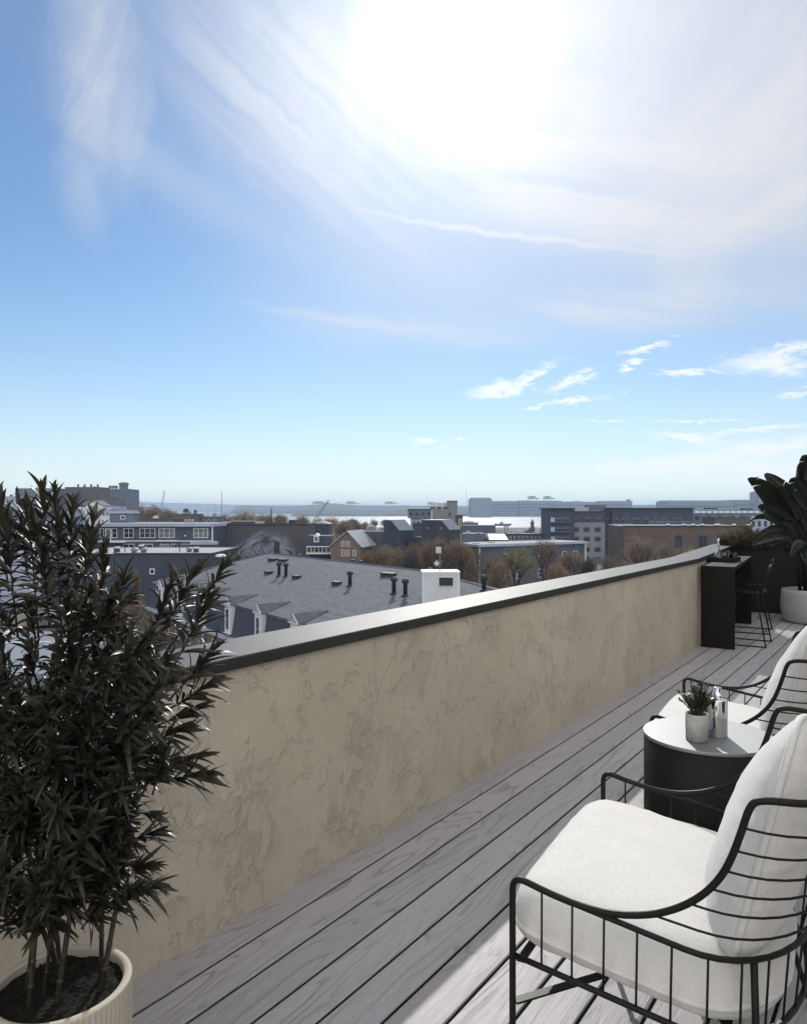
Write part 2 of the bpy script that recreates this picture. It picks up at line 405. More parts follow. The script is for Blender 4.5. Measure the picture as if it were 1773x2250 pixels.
def m_linen(name='linen', c=(.79,.77,.735)):
    m, nt, b = newmat(name); g = G(nt); co = g.obj()
    f1 = g.noise(g.map(co, (700, 40, 40)), 1., 2, .6); f2 = g.noise(g.map(co, (40, 700, 60)), 1., 2, .6); f3 = g.noise(g.map(co, (50, 50, 700)), 1., 2, .6)
    slub = g.noise(g.map(co, (18, 160, 120)), 1., 3, .6)
    w = g.math('ADD', g.math('ADD', f1, f2), f3)
    c1 = g.mix(g.mr(w, 1.15, 1.85), tuple(q*.90 for q in c), tuple(min(1,q*1.03) for q in c))
    c1 = g.mix(g.mr(slub, .5, .8, 0, .10), c1, tuple(q*.86 for q in c))
    g.put(b, 'Base Color', c1); b.inputs['Roughness'].default_value = .92; b.inputs['Sheen Weight'].default_value = .25; b.inputs['Specular IOR Level'].default_value = .2
    big = g.noise(g.map(co, (1,1,1), loc=(2,3,4)), 5.5, 3, .5)
    n1 = g.bump(None, w, .0012, .9); g.bump(b, big, .012, .5, n1); return m
M['linen'] = m_linen()

def m_fluted(name, c):
    return pbr(name, c, .72, 0, .10, 5, .0008, 120, spec=.35)
M['cream_pot'] = m_fluted('cream fluted pot', (.53,.49,.41))
M['white_pot'] = pbr('pale grey pot', (.45,.44,.46), .6, 0, .08, 2, .0005, 80)

# ------------------------------------------------------------------ the terrace (world axes: boards run along +Y, parapet at x = 0)
BEND_Y = 8.85; TURN = radians(5.7)
WALL_TOP = .952; COP_TOP = 1.0
def bend(x, y):
    """follows the parapet round its bend"""
    if y <= BEND_Y: return (x, y)
    return (x*cos(TURN)-(y-BEND_Y)*sin(TURN), BEND_Y+(y-BEND_Y)*cos(TURN)+x*sin(TURN))
DECK_END = 13.4
def deck():
    m = MB(); x = GAP0-PITCH*7; gap = .0115
    while x < 5.6:
        a = x+gap/2; b = x+PITCH-gap/2
        # rounded board edges
        y0, y1 = -1.6, DECK_END
        pr = [(a, -.0074), (a, -.003), (a+.0035, 0), (b-.0035, 0), (b, -.003), (b, -.0074)]
        m.add([(p, y0, q) for p, q in pr]+[(p, y1, q) for p, q in pr], [(i, i+1, i+7, i+6) for i in range(5)])
        x += PITCH
    o = m.build('deck', M['deck']); fix(o); tag(o, kind='structure')
    s = MB().box(-1.2, 5.6, -1.6, DECK_END, -.16, -.0075).build('deck_substrate', pbr('black gap shade', (.006,.006,.006), .95, spec=.1)); tag(s, kind='structure')  # near-black sheet close under the boards paints the shadow in the gaps
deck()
def sweep(prof, x_out, name, mat, parent=None):
    """profile of (x, z) swept along the bent line of the parapet"""
    m = MB(); ys = [-1.6, 0, 2, 4, 6, 8, BEND_Y, 10, 11.5, 12.8]; n = len(prof); v = []
    for y in ys:
        for (x, z) in prof:
            if y == BEND_Y:
                q = (x, BEND_Y+x*math.tan(TURN/2))
            else: q = bend(x, y)
            v.append((q[0], q[1], z))
    f = []
    for k in range(len(ys)-1):
        for i in range(n): f.append((k*n+i, k*n+(i+1)%n, (k+1)*n+(i+1)%n, (k+1)*n+i))
    f += [tuple(range(n-1,-1,-1)), tuple(range((len(ys)-1)*n, len(ys)*n))]
    o = m.add(v, f).build(name, mat, parent); fix(o); return o
pw = thing('parapet_wall', 'long beige troweled plaster parapet along the deck under a dark coping', 'wall', (-.12, 4, 0))
inv = lambda o: setattr(o, 'location', (.12, -4, 0))
inv(sweep([(0,-.15),(0,WALL_TOP),(-.25,WALL_TOP),(-.25,-.15)], 0, 'plaster_wall', M['plaster'], pw))
c_ = .004
inv(sweep([(.022,WALL_TOP+.001),(.022,COP_TOP-c_),(.022-c_,COP_TOP),(-.297+c_,COP_TOP),(-.297,COP_TOP-c_),(-.297,WALL_TOP-.06),(-.289,WALL_TOP-.06),(-.289,WALL_TOP+.001)], 0, 'coping', M['coping'], pw))
# the storeys below the terrace (their roof slab carries the deck)
bb = MB(); bb.add([(-.27,-1.6,-15),(5.6,-1.6,-15),(5.6,13.6,-15),(-.95,13.6,-15),(-.27,8.85,-15),(-.27,-1.6,-.17),(5.6,-1.6,-.17),(5.6,13.6,-.17),(-.80,13.6,-.17),(-.27,8.85,-.17)],
    [(4,3,2,1,0),(5,6,7,8,9),(0,1,6,5),(1,2,7,6),(2,3,8,7),(3,4,9,8),(4,0,5,9)])
o = bb.build('terrace_slab', pbr('rendered lower storeys', (.3,.28,.25), .8)); tag(o, kind='structure')

# -- bar counter, a waterfall top on two end panels
P0 = Vector((.030, 8.90)); P1 = Vector((.392, 8.885)); P2 = Vector((.178, 11.06)); P3 = Vector((-.19, 11.04))
bar = thing('bar_counter', 'tall narrow black bar counter against the parapet at the far end', 'bar counter', ((P0.x+P2.x)/2, (P0.y+P2.y)/2, 0))
BL = Vector(bar.location)
def quadprism(name, pts, z0, z1, mat, par, off):
    m = MB(); b = .0025; n = 4; c = sum((Vector(p) for p in pts), Vector((0,0)))/4; v = []
    for z, e in ((z0,0),(z1-b,0),(z1,b)):
        for p in pts:
            p = Vector(p); q = p+(c-p).normalized()*e*1.4; v.append((q.x-off.x, q.y-off.y, z-off.z))
    f = [(3,2,1,0),(8,9,10,11)]
    for k in range(2):
        for i in range(4): f.append((k*4+i, k*4+(i+1)%4, (k+1)*4+(i+1)%4, (k+1)*4+i))
    return fix(m.add(v, f).build(name, mat, par))
d1 = (P3-P0).normalized(); w1 = (P1-P0).normalized(); BAR_H = .918
quadprism('bar_top', [P0, P1, P2, P3], BAR_H-.042, BAR_H, M['bar_black'], bar, BL)
quadprism('end_panel', [P0+d1*.001+w1*.001, P1+d1*.001-w1*.001, P1+d1*.042-w1*.001, P0+d1*.042+w1*.001], 0, BAR_H-.0425, M['bar_black'], bar, BL)
quadprism('end_panel', [P3-d1*.042+w1*.001, P2-d1*.042-w1*.001, P2-d1*.001-w1*.001, P3-d1*.001+w1*.001], 0, BAR_H-.0425, M['bar_black'], bar, BL)

# -- tray with decanter and glasses
def on_bar(s, t): p = P0+(P3-P0)*t+(P1-P0)*s; return (p.x, p.y, BAR_H)
trc = on_bar(.42, .42); trz = atan2((P1-P0).y, (P1-P0).x)
tr = thing('tray', 'small black open tray on the bar counter holding a decanter and glasses', 'tray', trc, trz)
m = MB(); a, b, h, t = .155, .17, .055, .011
m.bbox(-a, a, -b, b, 0, .008, .002); m.bbox(-a, a, -b, -b+t, .0081, h, .002); m.bbox(-a, a, b-t, b, .0081, h, .002)
m.bbox(-a, -a+t, -b+t+.0002, b-t-.0002, .0081, h, .002); m.bbox(a-t, a, -b+t+.0002, b-t-.0002, .0081, h, .002)
fix(m.build('tray_body', M['bar_black'], tr))
def at_tray(x, y): return (trc[0]+x*cos(trz)-y*sin(trz), trc[1]+x*sin(trz)+y*cos(trz), BAR_H+.0085)
dec = thing('decanter', 'clear conical glass decanter with ball stopper standing in the black tray', 'decanter', at_tray(-.06, -.03))
m = MB(); m.lathe([(.052,0),(.056,.004),(.054,.03),(.036,.085),(.018,.14),(.011,.17),(.0115,.20),(.016,.205),(.0125,.205),(.0085,.20),(.0085,.17),(.015,.138),(.033,.083),(.051,.03),(.051,.008),(.001,.006)], 28, cap=False)
fix(m.build('bottle_body', M['glass'], dec, True))
fix(MB().lathe([(.001,.008),(.0495,.0085),(.0495,.03),(.044,.047),(.001,.0472)], 24, cap=False).build('liquid', pbr('pale spirit', (.55,.58,.62), .02, 0, 0, trans=.9, ior=1.33), dec, True))
m = MB(); m.lathe([(.007,.185),(.0083,.2055),(.013,.208),(.013,.212),(.006,.216),(.013,.226),(.013,.232),(.006,.24),(.016,.252),(.019,.264),(.016,.276),(.004,.286)], 20)
fix(m.build('stopper', M['glass'], dec, True))
for i, (x, y, lb) in enumerate(((.045, .035, 'clear straight tumbler beside the decanter, nearer of the pair to it'), (.112, .03, 'clear straight tumbler at the right end of the tray'))):
    gl = MB().lathe([(.026,0),(.031,.003),(.033,.105),(.0315,.105),(.0295,.01),(.001,.009)], 24, cap=False).build('tumbler', M['glass'], None, True, at_tray(x, y)); fix(gl)
    tag(gl, lb, 'glass', 'tumblers on the tray')

# -- wire bar stools
def rod(m, pts, r=.006, n=8): m.tube(pts, r, n)
def make_stool():
    st = thing('bar_stool', '', 'bar stool', (0,0,0)); SH = .60
    # sled: two side loops joined at the seat;  x: towards the bar is -x, y: along the bar
    for s in (-1, 1):
        m = MB(); y = s*.235
        loop = [(-.13, s*.17, SH-.03), (-.215, y-s*.005, .05), (-.225, y, .018), (-.20, y, .008), (.20, y, .008), (.235, y, .02), (.23, y-s*.005, .05), (.135, s*.17, SH-.03)]
        rod(m, smoothpath(loop, 6), .008); fix(m.build('leg', M['black_metal'], st, True))
    for x, z in ((-.20, .16), (.205, .16)):
        m = MB(); rod(m, [(x, -.215, z), (x, .215, z)], .006); fix(m.build('footrest', M['black_metal'], st, True))
    m = MB()
    W_, D_ = .205, .20
    dip = lambda x, y: SH-.018*cos(pi*x/.46)*cos(pi*y/.46)+.01*(x > .12)
    for i in range(11):
        y = -W_+2*W_*i/10; rod(m, [(x, y, dip(x, y)) for x in (-D_, -.1, 0, .1, D_)], .0035, 6)
    for i in range(9):
        x = -D_+2*D_*i/8; rod(m, [(x, y, dip(x, y)+.004) for y in (-W_, -.1, 0, .1, W_)], .0035, 6)
    rod(m, [(-D_,-W_,dip(-D_,-W_)),(-D_,W_,dip(-D_,W_)),(D_,W_,dip(D_,W_)),(D_,-W_,dip(D_,-W_)),(-D_,-W_,dip(-D_,-W_))], .007)
    rod(m, [(-.12,-.17,SH-.03),(-.12,.17,SH-.03)], .007); rod(m, [(.13,-.17,SH-.03),(.13,.17,SH-.03)], .007)
    fix(m.build('seat', M['black_metal'], st, True))
    m = MB(); bx = lambda q, y: .19+.09*q-.035*(1-(y/.2)**2)
    for i in range(10):
        y = -.17+.34*i/9; rod(m, [(bx(q, y), y, SH+.01+.30*q) for q in (0, .35, .7, 1)], .0033, 6)
    for k in range(8):
        q = .12+.86*k/7; rod(m, [(bx(q, y)+.004, y, SH+.01+.30*q) for y in (-.18,-.09,0,.09,.18)], .0033, 6)
    rod(m, smoothpath([(bx(0,-.185),-.185,SH), (bx(.6,-.19),-.19,SH+.19), (bx(1,-.17)+.01,-.165,SH+.305), (bx(1,0)+.012,0,SH+.315), (bx(1,.17)+.01,.165,SH+.305), (bx(.6,.19),.19,SH+.19), (bx(0,.185),.185,SH)], 6), .008)
    fix(m.build('backrest', M['black_metal'], st, True))
    return st
s1 = make_stool(); s1['label'] = 'black wire bar stool at the bar counter, nearer of the two'; s1['group'] = 'bar stools at the counter'
s2 = copy_tree(s1); s2['label'] = 'black wire bar stool at the bar counter, farther one by the planter'
s1.location = (.405, 9.44, 0); s1.rotation_euler = (0,0,radians(2)); s2.location = (.275, 10.42, 0); s2.rotation_euler = (0,0,radians(6))

# -- dark planter across the end of the terrace
pl = thing('planter_box', 'long dark planter box closing the far end of the deck', 'planter', (1.9, 12.6, 0))
m = MB(); X0, X1 = -2.35, 2.6
m.bbox(X0, X1, -.24, .36, 0, .94, .004); fix(m.build('planter_wall', M['planter_black'], pl))
m = MB(); m.bbox(X0, X1, -.24, -.20, .9402, 1.0, .003); m.bbox(X0, X1, .32, .36, .9402, 1.0, .003); fix(m.build('rim', M['planter_black'], pl))
fix(MB().box(X0+.01, X1-.01, -.199, .319, .9403, .97).build('soil', M['soil'], pl))

# -- leaves
def leaf(m, p, d, up, L, wd, droop=.25, fold=.25, seg=6, twist=0.):
    """lance-shaped blade with a folded midrib, bending down to its tip"""
    d = Vector(d).normalized(); side = d.cross(up)
    if side.length < 1e-3: side = d.cross(Vector((1,0,0)))
    side.normalize(); nrm = side.cross(d).normalized(); p = Vector(p); v = []; f = []
    side = (side*cos(twist)+nrm*sin(twist)); nrm = side.cross(d).normalized()
    for i in range(seg+1):
        t = i/seg; w = wd*(sin(pi*min(1, t*.93+.05))**.8)*(1-t*.35) if t < 1 else 0.0008
        c = p+d*(L*t)+Vector((0,0,-1))*(droop*L*t*t)+nrm*(L*.05*sin(pi*t))
        v += [c-side*w*.5+nrm*w*fold, c, c+side*w*.5+nrm*w*fold]
    for i in range(seg): a = i*3; f += [(a, a+1, a+4, a+3), (a+1, a+2, a+5, a+4)]
    m.add(v, f)
def tuft(m, p, axis, n, L, wd, spread=1., rr=None, len_=.07):
    """leaves fanned in a spiral round a shoot tip"""
    rr = rr or R; axis = Vector(axis).normalized(); q = axis.to_track_quat('Z', 'Y')
    for k in range(n):
        t = k/max(1, n-1); a = k*2.4+rr.uniform(-.4, .4); e = (.25+.95*(1-t))*spread+rr.uniform(-.15, .15)
        d = q @ Vector((cos(a)*sin(e), sin(a)*sin(e), cos(e)))
        leaf(m, Vector(p)+axis*(len_*(t-1)), d, axis, L*rr.uniform(.75, 1.15), wd*rr.uniform(.8, 1.2), rr.uniform(.05, .38), rr.uniform(.12, .35), 5, rr.uniform(-.5, .5))

# -- shrubs in the planter: feathery olive one over the corner, dark ones behind the big plant
def shrub(name, label, c, rad, n, mat, L, wd, seed, up=.6):
    rr = random.Random(seed); m = MB(); t = thing(name, label, 'shrub', c); st = MB()
    for i in range(n):
        a = rr.uniform(0, 2*pi); r_ = sqrt(rr.random()); h = rr.random()
        tip = Vector((cos(a)*rad[0]*r_, sin(a)*rad[1]*r_, rad[2]*(.15+.85*h)*(1.05-r_*.55)))
        base = Vector((tip.x*.25, tip.y*.25, 0)); ax = (tip-base).normalized()+Vector((0,0,up))
        if i % 4 == 0: st.tube([base, (base+tip)/2+Vector((0,0,.03)), tip], [.004,.003,.0015], 4)
        tuft(m, tip, ax, rr.randint(7, 10), L, wd, 1.1, rr, L*1.2)
    m.build('foliage', mat, t); st.build('stem', M['stem_green'], t); return t
shrub('feathery_shrub', 'olive feathery shrub spilling over the far corner of the parapet', (-.12, 12.50, .96), (.46,.30,.36), 900, M['leaf_olive'], .048, .011, 3)
shrub('feathery_shrub', 'smaller olive feathery shrub partly behind the big dark leaves', (.46, 12.52, .96), (.34,.25,.27), 560, M['leaf_olive'], .046, .011, 4)
shrub('dark_shrub', 'dark small-leaved shrub in the planter right behind the palm stems', (1.05, 12.58, .96), (.5,.28,.52), 420, M['leaf_deep'], .085, .016, 5)

# -- big-leaved plant in the pale pot by the planter
def to_w(lat, dep, z): return Vector((CX+cos(A)*lat-sin(A)*dep, CY+sin(A)*lat+cos(A)*dep, z))
def at(px, py, dep): return to_w((px-886)/F*dep, dep, CZ-(py-HOR)/F*dep)      # a point of the scene from its sight line and its distance
pc = Vector((.83, 11.72, 0))
pp = thing('potted_palm', 'dark banana-leaved plant in a pale tapered pot before the planter', 'potted plant', pc)
m = MB(); m.lathe([(.30,0),(.352,.012),(.372,.05),(.398,.22),(.385,.40),(.375,.452),(.352,.455),(.348,.40)], 48, cap=False); m.smooth = True
o = m.build('pot', M['white_pot'], pp, True); fix(o)
fix(MB().lathe([(.001,.405),(.349,.405),(.349,.38)], 32, cap=False).build('soil', M['soil'], pp))
def broad_leaf(m, ms, base, b0, b1, wd, droop, rr, nrm_h=0., root=None):
    """long petiole then a wide torn blade from b0 to b1"""
    base, b0, b1 = Vector(base), Vector(b0), Vector(b1)
    if root is not None:
        mid = (base+b0)/2+Vector((0,0,.12)); ms.tube(smoothpath([base, (base*.5+mid*.5)+Vector((0,0,.05)), mid, b0], 5), [.016]*6+[.013]*5+[.011]*5, 6)
    d = b1-b0; L = d.length; seg = 16; vw = (b0+d*.5+pc-Vector((CX,CY,CZ))).normalized(); side = d.cross(vw).normalized(); rot = Matrix.Rotation(nrm_h, 3, d.normalized()); side = rot @ side; nr = side.cross(d).normalized()
    if nr.z < 0: nr = -nr
    c = [b0+d*(i/seg)+Vector((0,0,1))*(droop*L*4*(i/seg)*(1-i/seg)) for i in range(seg+1)]
    for s in (-1, 1):
        i = 0
        while i < seg:
            k = min(seg, i+rr.choice((4,6,8,9))); v = []; f = []
            for j in range(i, k+1):
                t = j/seg; w = wd*(max(0.02, sin(pi*min(1., t*.92+.06))**.6))*(1-.25*t); n = 4
                gapf = .02*L if j in (i,) and i > 0 else (-.0*L)
                for q in range(n+1):
                    u = q/n; pt = c[j]+side*s*w*u*cos(.35+.5*u)+nr*w*u*.30*(1-u*1.3)+d.normalized()*(w*u*.28+gapf*u*u)
                    v.append(pt+Vector((0,0,-.10*w*u*u)))
            for a in range(k-i):
                for q in range(4): o_ = a*5+q; f.append((o_, o_+1, o_+6, o_+5))
            m.add(v, f); i = k
    m.tube([p+nr*.002 for p in c], [.009*(1-.8*i/seg) for i in range(seg+1)], 5)
lv, ps = MB(), MB(); rr = random.Random(12)
lvdefs = [ # base point px,py,dep ; tip px,py,dep ; half width, arch, roll
 ((1752,1190,10.3),(1645,1050,9.9), .19,.10, -.7), ((1775,1150,10.4),(1680,1041,10.5), .16,.06, .3), ((1768,1185,10.2),(1666,1111,9.8), .17,.06, .2),
 ((1738,1185,10.1),(1640,1152,10.0), .06,.22, .1), ((1765,1080,10.4),(1830,930,10.3), .19,.03, 1.1), ((1735,1172,10.0),(1652,1196,9.7), .14,.10, -.6),
 ((1790,1160,10.5),(1755,1020,10.6), .17,.02, .9), ((1770,1200,10.0),(1775,1240,9.6), .15,.16, .9), ((1742,1185,10.2),(1690,1200,9.9), .09,.08,.4),
 ((1800,1150,10.4),(1900,1060,10.2), .18,.06,-.4), ((1820,1190,10.3),(1930,1150,10.4), .17,.08,.5), ((1790,1190,10.6),(1720,1080,10.9), .18,.04,.5), ((1750,1160,10.5),(1730,1095,10.2), .15,.03,.2),
 ((1760,1140,10.3),(1700,1075,10.1), .17,.10,.3), ((1780,1120,10.2),(1740,1050,10.0), .18,.08,-.4), ((1752,1195,10.0),(1712,1150,9.9), .15,.14,.2), ((1776,1210,9.9),(1735,1225,9.6), .12,.18,-.5), ((1790,1100,10.5),(1765,1000,10.4), .18,.05,.3)]
for (b0, b1, w, dr, rl) in lvdefs:
    base = pc+Vector((rr.uniform(-.12,.12), rr.uniform(-.12,.12), .40)); B0, B1 = at(*b0), at(*b1)
    broad_leaf(lv, ps, base-pc, B0-pc, B1-pc, w*1.25, dr*1.3, rr, rl*.5, True)
for k in range(9):
    a = rr.uniform(0, 2*pi); b = Vector((cos(a)*.15, sin(a)*.15, .40)); ps.tube([b, b+Vector((cos(a)*.06, sin(a)*.06, .45)), b+Vector((cos(a)*.10, sin(a)*.1, .98))], [.021,.016,.009], 6)
o = lv.build('foliage', M['leaf_palm'], pp, True); ps.build('stem', M['leaf_deep'], pp, True)

# unseen wall with glass doors, added right of the view to bounce sunlight
hs = thing('bounce_wall', 'pale wall with dark glass doors, added unseen along the deck to bounce sunlight', 'building', (4.3, 5, 0))
m = MB(); 
for y0, y1 in ((-6,-3.4),(-1.2,1.4),(3.6,6.2),(8.4,9)): m.box(0,.3,y0,y1,0,2.9)
m.box(0,.3,-6,9,2.302,2.9) if False else None
fix(m.build('wall', pbr('pale render', (.68,.65,.60), .85, 0, .06), hs))
fix(MB().box(-.02,.32,-6.1,9.1,2.902,3.1).build('eaves', pbr('pale trim', (.7,.68,.64), .7), hs))
for y0, y1 in ((-3.4,-1.2),(1.4,3.6),(6.2,8.4)): fix(MB().box(.12,.16,y0+.002,y1-.002,.002,2.898).build('glass_door', pbr('dark glazing', (.03,.035,.04), .08, 0, 0), hs))

# ------------------------------------------------------------------ lounge chairs
WD = .888; HW = WD/2
def cc(w, t, z): return (-(w-HW), t, z)                 # across, front-to-back, up
def ulevel(z): k = (z-.51)/.4; return .42+.133*k, .68+.173*k
def ucurve(ts, tb, t0, z0, slope, n=22, both=True):
    """round-backed U: along one side, round the back, and forward again"""
    pts = [(0, t0+(ts-t0)*i/5) for i in range(5)]+[(HW*(1-cos(pi*i/n)), ts+(tb-ts)*sin(pi*i/n)) for i in range(n+1)]+[(WD, ts-(ts-t0)*i/5) for i in range(1, 6)]
    return [cc(w, t, z0-slope*(t-t0)) for w, t in pts]
def cushion(m, fn, hw, hd, ht, hb, ex, e_top, ears=0., wr=.006, seed=0, crown=2.2):
    NA, NS = 120, 18; v = []; f = []
    def B(a):
        c, s = cos(a), sin(a); r = 1/((abs(c)**ex+abs(s)**ex)**(1/ex)); r *= 1+ears*abs(sin(2*a))**10
        return Vector((hw*r*c, hd*r*s))
    for side, h in ((1, ht), (-1, hb)):
        o = len(v); v.append(fn(0, 0, side*h))
        for k in range(1, NS+1):
            s = 1-(1-k/NS)**1.7
            for i in range(NA):
                b = B(2*pi*i/NA)*s; q = max(0., 1-s**e_top)**(1/crown)
                nz = noise.noise(Vector((b.x*5+seed, b.y*5, side*3)))*wr+noise.noise(Vector((b.x*14+seed, b.y*14, side)))*wr*.45
                # puckers running in from the seam
                a = 2*pi*i/NA; pk = (noise.noise(Vector((cos(a)*6+seed, sin(a)*6, side*2)))+.5*noise.noise(Vector((cos(a)*15, sin(a)*15+seed, side*5))))*wr*1.6*(s**5)*(1-s**14)
                v.append(fn(b.x, b.y, side*(h*q)+side*(nz*q+pk)))
        for i in range(NA): f.append((o, o+1+i, o+1+(i+1) % NA) if side > 0 else (o, o+1+(i+1) % NA, o+1+i))
        for k in range(NS-1):
            for i in range(NA):
                a, b = o+1+k*NA+i, o+1+k*NA+(i+1) % NA
                f.append((a, a+NA, b+NA, b) if side > 0 else (a, b, b+NA, a+NA))
    m.add(v, f)
    return [fn(B(2*pi*i/NA).x, B(2*pi*i/NA).y, 0) for i in range(NA)]
def make_chair():
    ch = thing('lounge_chair', '', 'lounge chair', (0,0,0)); bm_ = M['black_metal']
    # main tube: front leg, arm sweeping up the side of the back, round the top, and down again
    arm = [(0,0,.004),(0,0,.2),(0,0,.4),(0,0,.55),(0,.001,.578),(0,.007,.592),(0,.02,.599),(0,.04,.597),(0,.10,.584),(0,.18,.573),(0,.26,.575),(0,.338,.594),(0,.395,.621),(0,.442,.655),(0,.478,.693),(0,.505,.735),(0,.524,.78),(0,.540,.83),(0,.552,.872),(0,.560,.892),(0.001,.572,.905),(.004,.60,.911)]
    ts, tb, n = .575, .853, 22
    top = [(HW*(1-cos(pi*i/n)), ts+(tb-ts)*sin(pi*i/n), .911) for i in range(2, n-1)]
    main = [cc(*p) for p in arm]+[cc(*p) for p in top]+[cc(WD-p[0], p[1], p[2]) for p in reversed(arm)]
    m = MB(); m.tube(smoothpath(main, 3), .0084, 14); fix(m.build('arm_frame', bm_, ch, True))
    # middle rail
    m = MB(); m.tube(ucurve(.42, .68, .12, .580, .145), .0072, 12); fix(m.build('back_rail', bm_, ch, True))
    m = MB(); low = ucurve(.42, .66, .0, .402, .125); m.tube(low, .0075, 12); fix(m.build('lower_rail', bm_, ch, True))
    # thin wires round the back
    for z, t0 in ((.600,.355),(.648,.436),(.694,.479),(.742,.508),(.792,.528),(.846,.545)):
        m = MB(); a, b = ulevel(z); a = max(a, t0+.01); m.tube(ucurve(a, b, t0, z-.004, .09+.0*z), .0030, 8); fix(m.build('back_wire', bm_, ch, True))
    # uprights between the rails, evenly spaced along the U
    def upt(s, ts, tb):
        if s < ts: return 0, s
        L = .0; pa = (0, ts); k = 0
        while k < 400:
            k += 1; a = pi*k/400; pb = (HW*(1-cos(a)), ts+(tb-ts)*sin(a)); L += math.dist(pa, pb); pa = pb
            if L >= s-ts: break
        return pa
    tot = .42+sum(math.dist((HW*(1-cos(pi*k/400)), .42+.26*sin(pi*k/400)), (HW*(1-cos(pi*(k+1)/400)), .42+.26*sin(pi*(k+1)/400))) for k in range(400))+.42
    nb = 24; m = MB()
    for i in range(nb):
        s = .0785+(tot-.157)*i/(nb-1); far = s > tot/2; q = tot-s if far else s
        w, t = upt(q, .42, .68); w2, t2 = upt(q*.99, .42, .66)
        if far: w, w2 = WD-w, WD-w2
        zt = (.580-.145*(t-.12)) if t > .12 else (.597-.14*t); m.tube([cc(w, t, zt), cc(w2, t2, .402-.125*t2)], .0029, 8)
    fix(m.build('side_bars', bm_, ch, True))
    # rear legs, cross braces, seat slats
    for w, wf in ((.075, .05), (WD-.075, WD-.05)):
        m = MB(); m.tube([cc(w, .56, .516), cc(w, .565, .33), cc(wf, .66, .006)], .0085, 10); fix(m.build('rear_leg', bm_, ch, True))
        for q in (cc(0 if w < HW else WD, 0, 0), cc(wf, .66, 0)):
            fix(MB().lathe([(.011,0),(.011,.007),(.009,.009)], 12, q).build('foot_cap', M['black_metal'], ch, True))
    for s in (0, 1):
        m = MB(); a = cc(.004 if s == 0 else WD-.004, .004, .280-s*.010); b = cc(WD-.066 if s == 0 else .066, .598, .262-s*.010)
        A_, B_ = Vector(a), Vector(b); d = (B_-A_).normalized(); sd = d.cross(Vector((0,0,1))).normalized()
        m.add([A_-sd*.012-Vector((0,0,.003)), A_+sd*.012-Vector((0,0,.003)), A_+sd*.012+Vector((0,0,.003)), A_-sd*.012+Vector((0,0,.003)), B_-sd*.012-Vector((0,0,.003)), B_+sd*.012-Vector((0,0,.003)), B_+sd*.012+Vector((0,0,.003)), B_-sd*.012+Vector((0,0,.003))],
              [(0,1,2,3),(7,6,5,4),(0,4,5,1),(1,5,6,2),(2,6,7,3),(3,7,4,0)]); fix(m.build('cross_brace', bm_, ch))
    m = MB(); 
    for t in (.02, .50):
        z = .392-.125*t; m.box(-HW+.002, HW-.002, t-.011, t+.011, z-.003, z+.003) if t < .42 else m.box(-HW+.03, HW-.03, t-.011, t+.011, z-.003, z+.003)
    fix(m.build('seat_slats', bm_, ch))
    sl_ = .13
    m = MB(); fr = lambda b: sqrt(max(.05, 1-(max(0, .290+b-.40)/.262)**2)) if b > .11 else 1.
    seam = cushion(m, lambda a, b, n: cc(HW+a*fr(b), .290+b, .455-sl_*(.290+b)+n), .418, .335, .110, .058, 7.5, 9., 0., .006, 3)
    sc_ = m.build('seat_cushion', M['linen'], ch, True); fix(sc_)
    m = MB(); m.tube(seam, .0075, 8, closed=True); fix(m.build('piping', M['linen'], sc_, True))
    tc, zc, ut, uz = .578, .772, .225, .974
    m = MB(); tap = lambda b, n: n*(1-.62*(max(0, (b+.318)/.636)**1.6)) if n > 0 else n
    fnb = lambda a, b, n: cc(HW+a, tc+b*ut-tap(b, n)*uz, zc+b*uz+tap(b, n)*ut-.225*(a+.385)*max(0, (b+.318)/.636))
    seam = cushion(m, fnb, .385, .318, .135, .115, 4.6, 2.6, .05, .014, 11, 1.75)
    bc = m.build('back_cushion', M['linen'], ch, True); fix(bc)
    m = MB(); m.tube(seam, .0095, 8, closed=True); fix(m.build('piping', M['linen'], bc, True))
    # cotton ties knotted to the back rail
    for w in (.10, WD-.10):
        m = MB(); sgn = 1 if w < HW else -1; w0, t0 = upt(.66, .42, .66); w0 = w0 if sgn > 0 else WD-w0; p = Vector(cc(w0, t0, .325))
        m.ball(p, .012, 8, 6)
        for dx, dz in ((.006,-.09),(-.008,-.075)): m.tube(smoothpath([p, p+Vector((dx,.006,-.03)), p+Vector((dx*2,.008,dz*.7)), p+Vector((dx*1.2,.004,dz))], 4), .0042, 6)
        for dx in (.02,-.02): m.tube(smoothpath([p, p+Vector((dx,.01,.012)), p+Vector((dx*1.3,.012,-.006)), p], 4), .004, 6)
        fix(m.build('tie', M['rope'], ch, True))
    return ch
CROT = atan2(-.9957, .0923)
ch1 = make_chair(); ch1['label'] = 'near lounge chair of black bent tube with pale linen seat and back cushions'; ch1['group'] = 'lounge chairs on the deck'
ch2 = copy_tree(ch1); ch2['label'] = 'farther lounge chair with pale linen cushions, beyond the round black side table'
ch1.location = (1.219, 2.194, 0); ch1.rotation_euler = (0,0,CROT)
ch2.location = (1.219-.167, 2.194+1.743, 0); ch2.rotation_euler = (0,0,CROT)

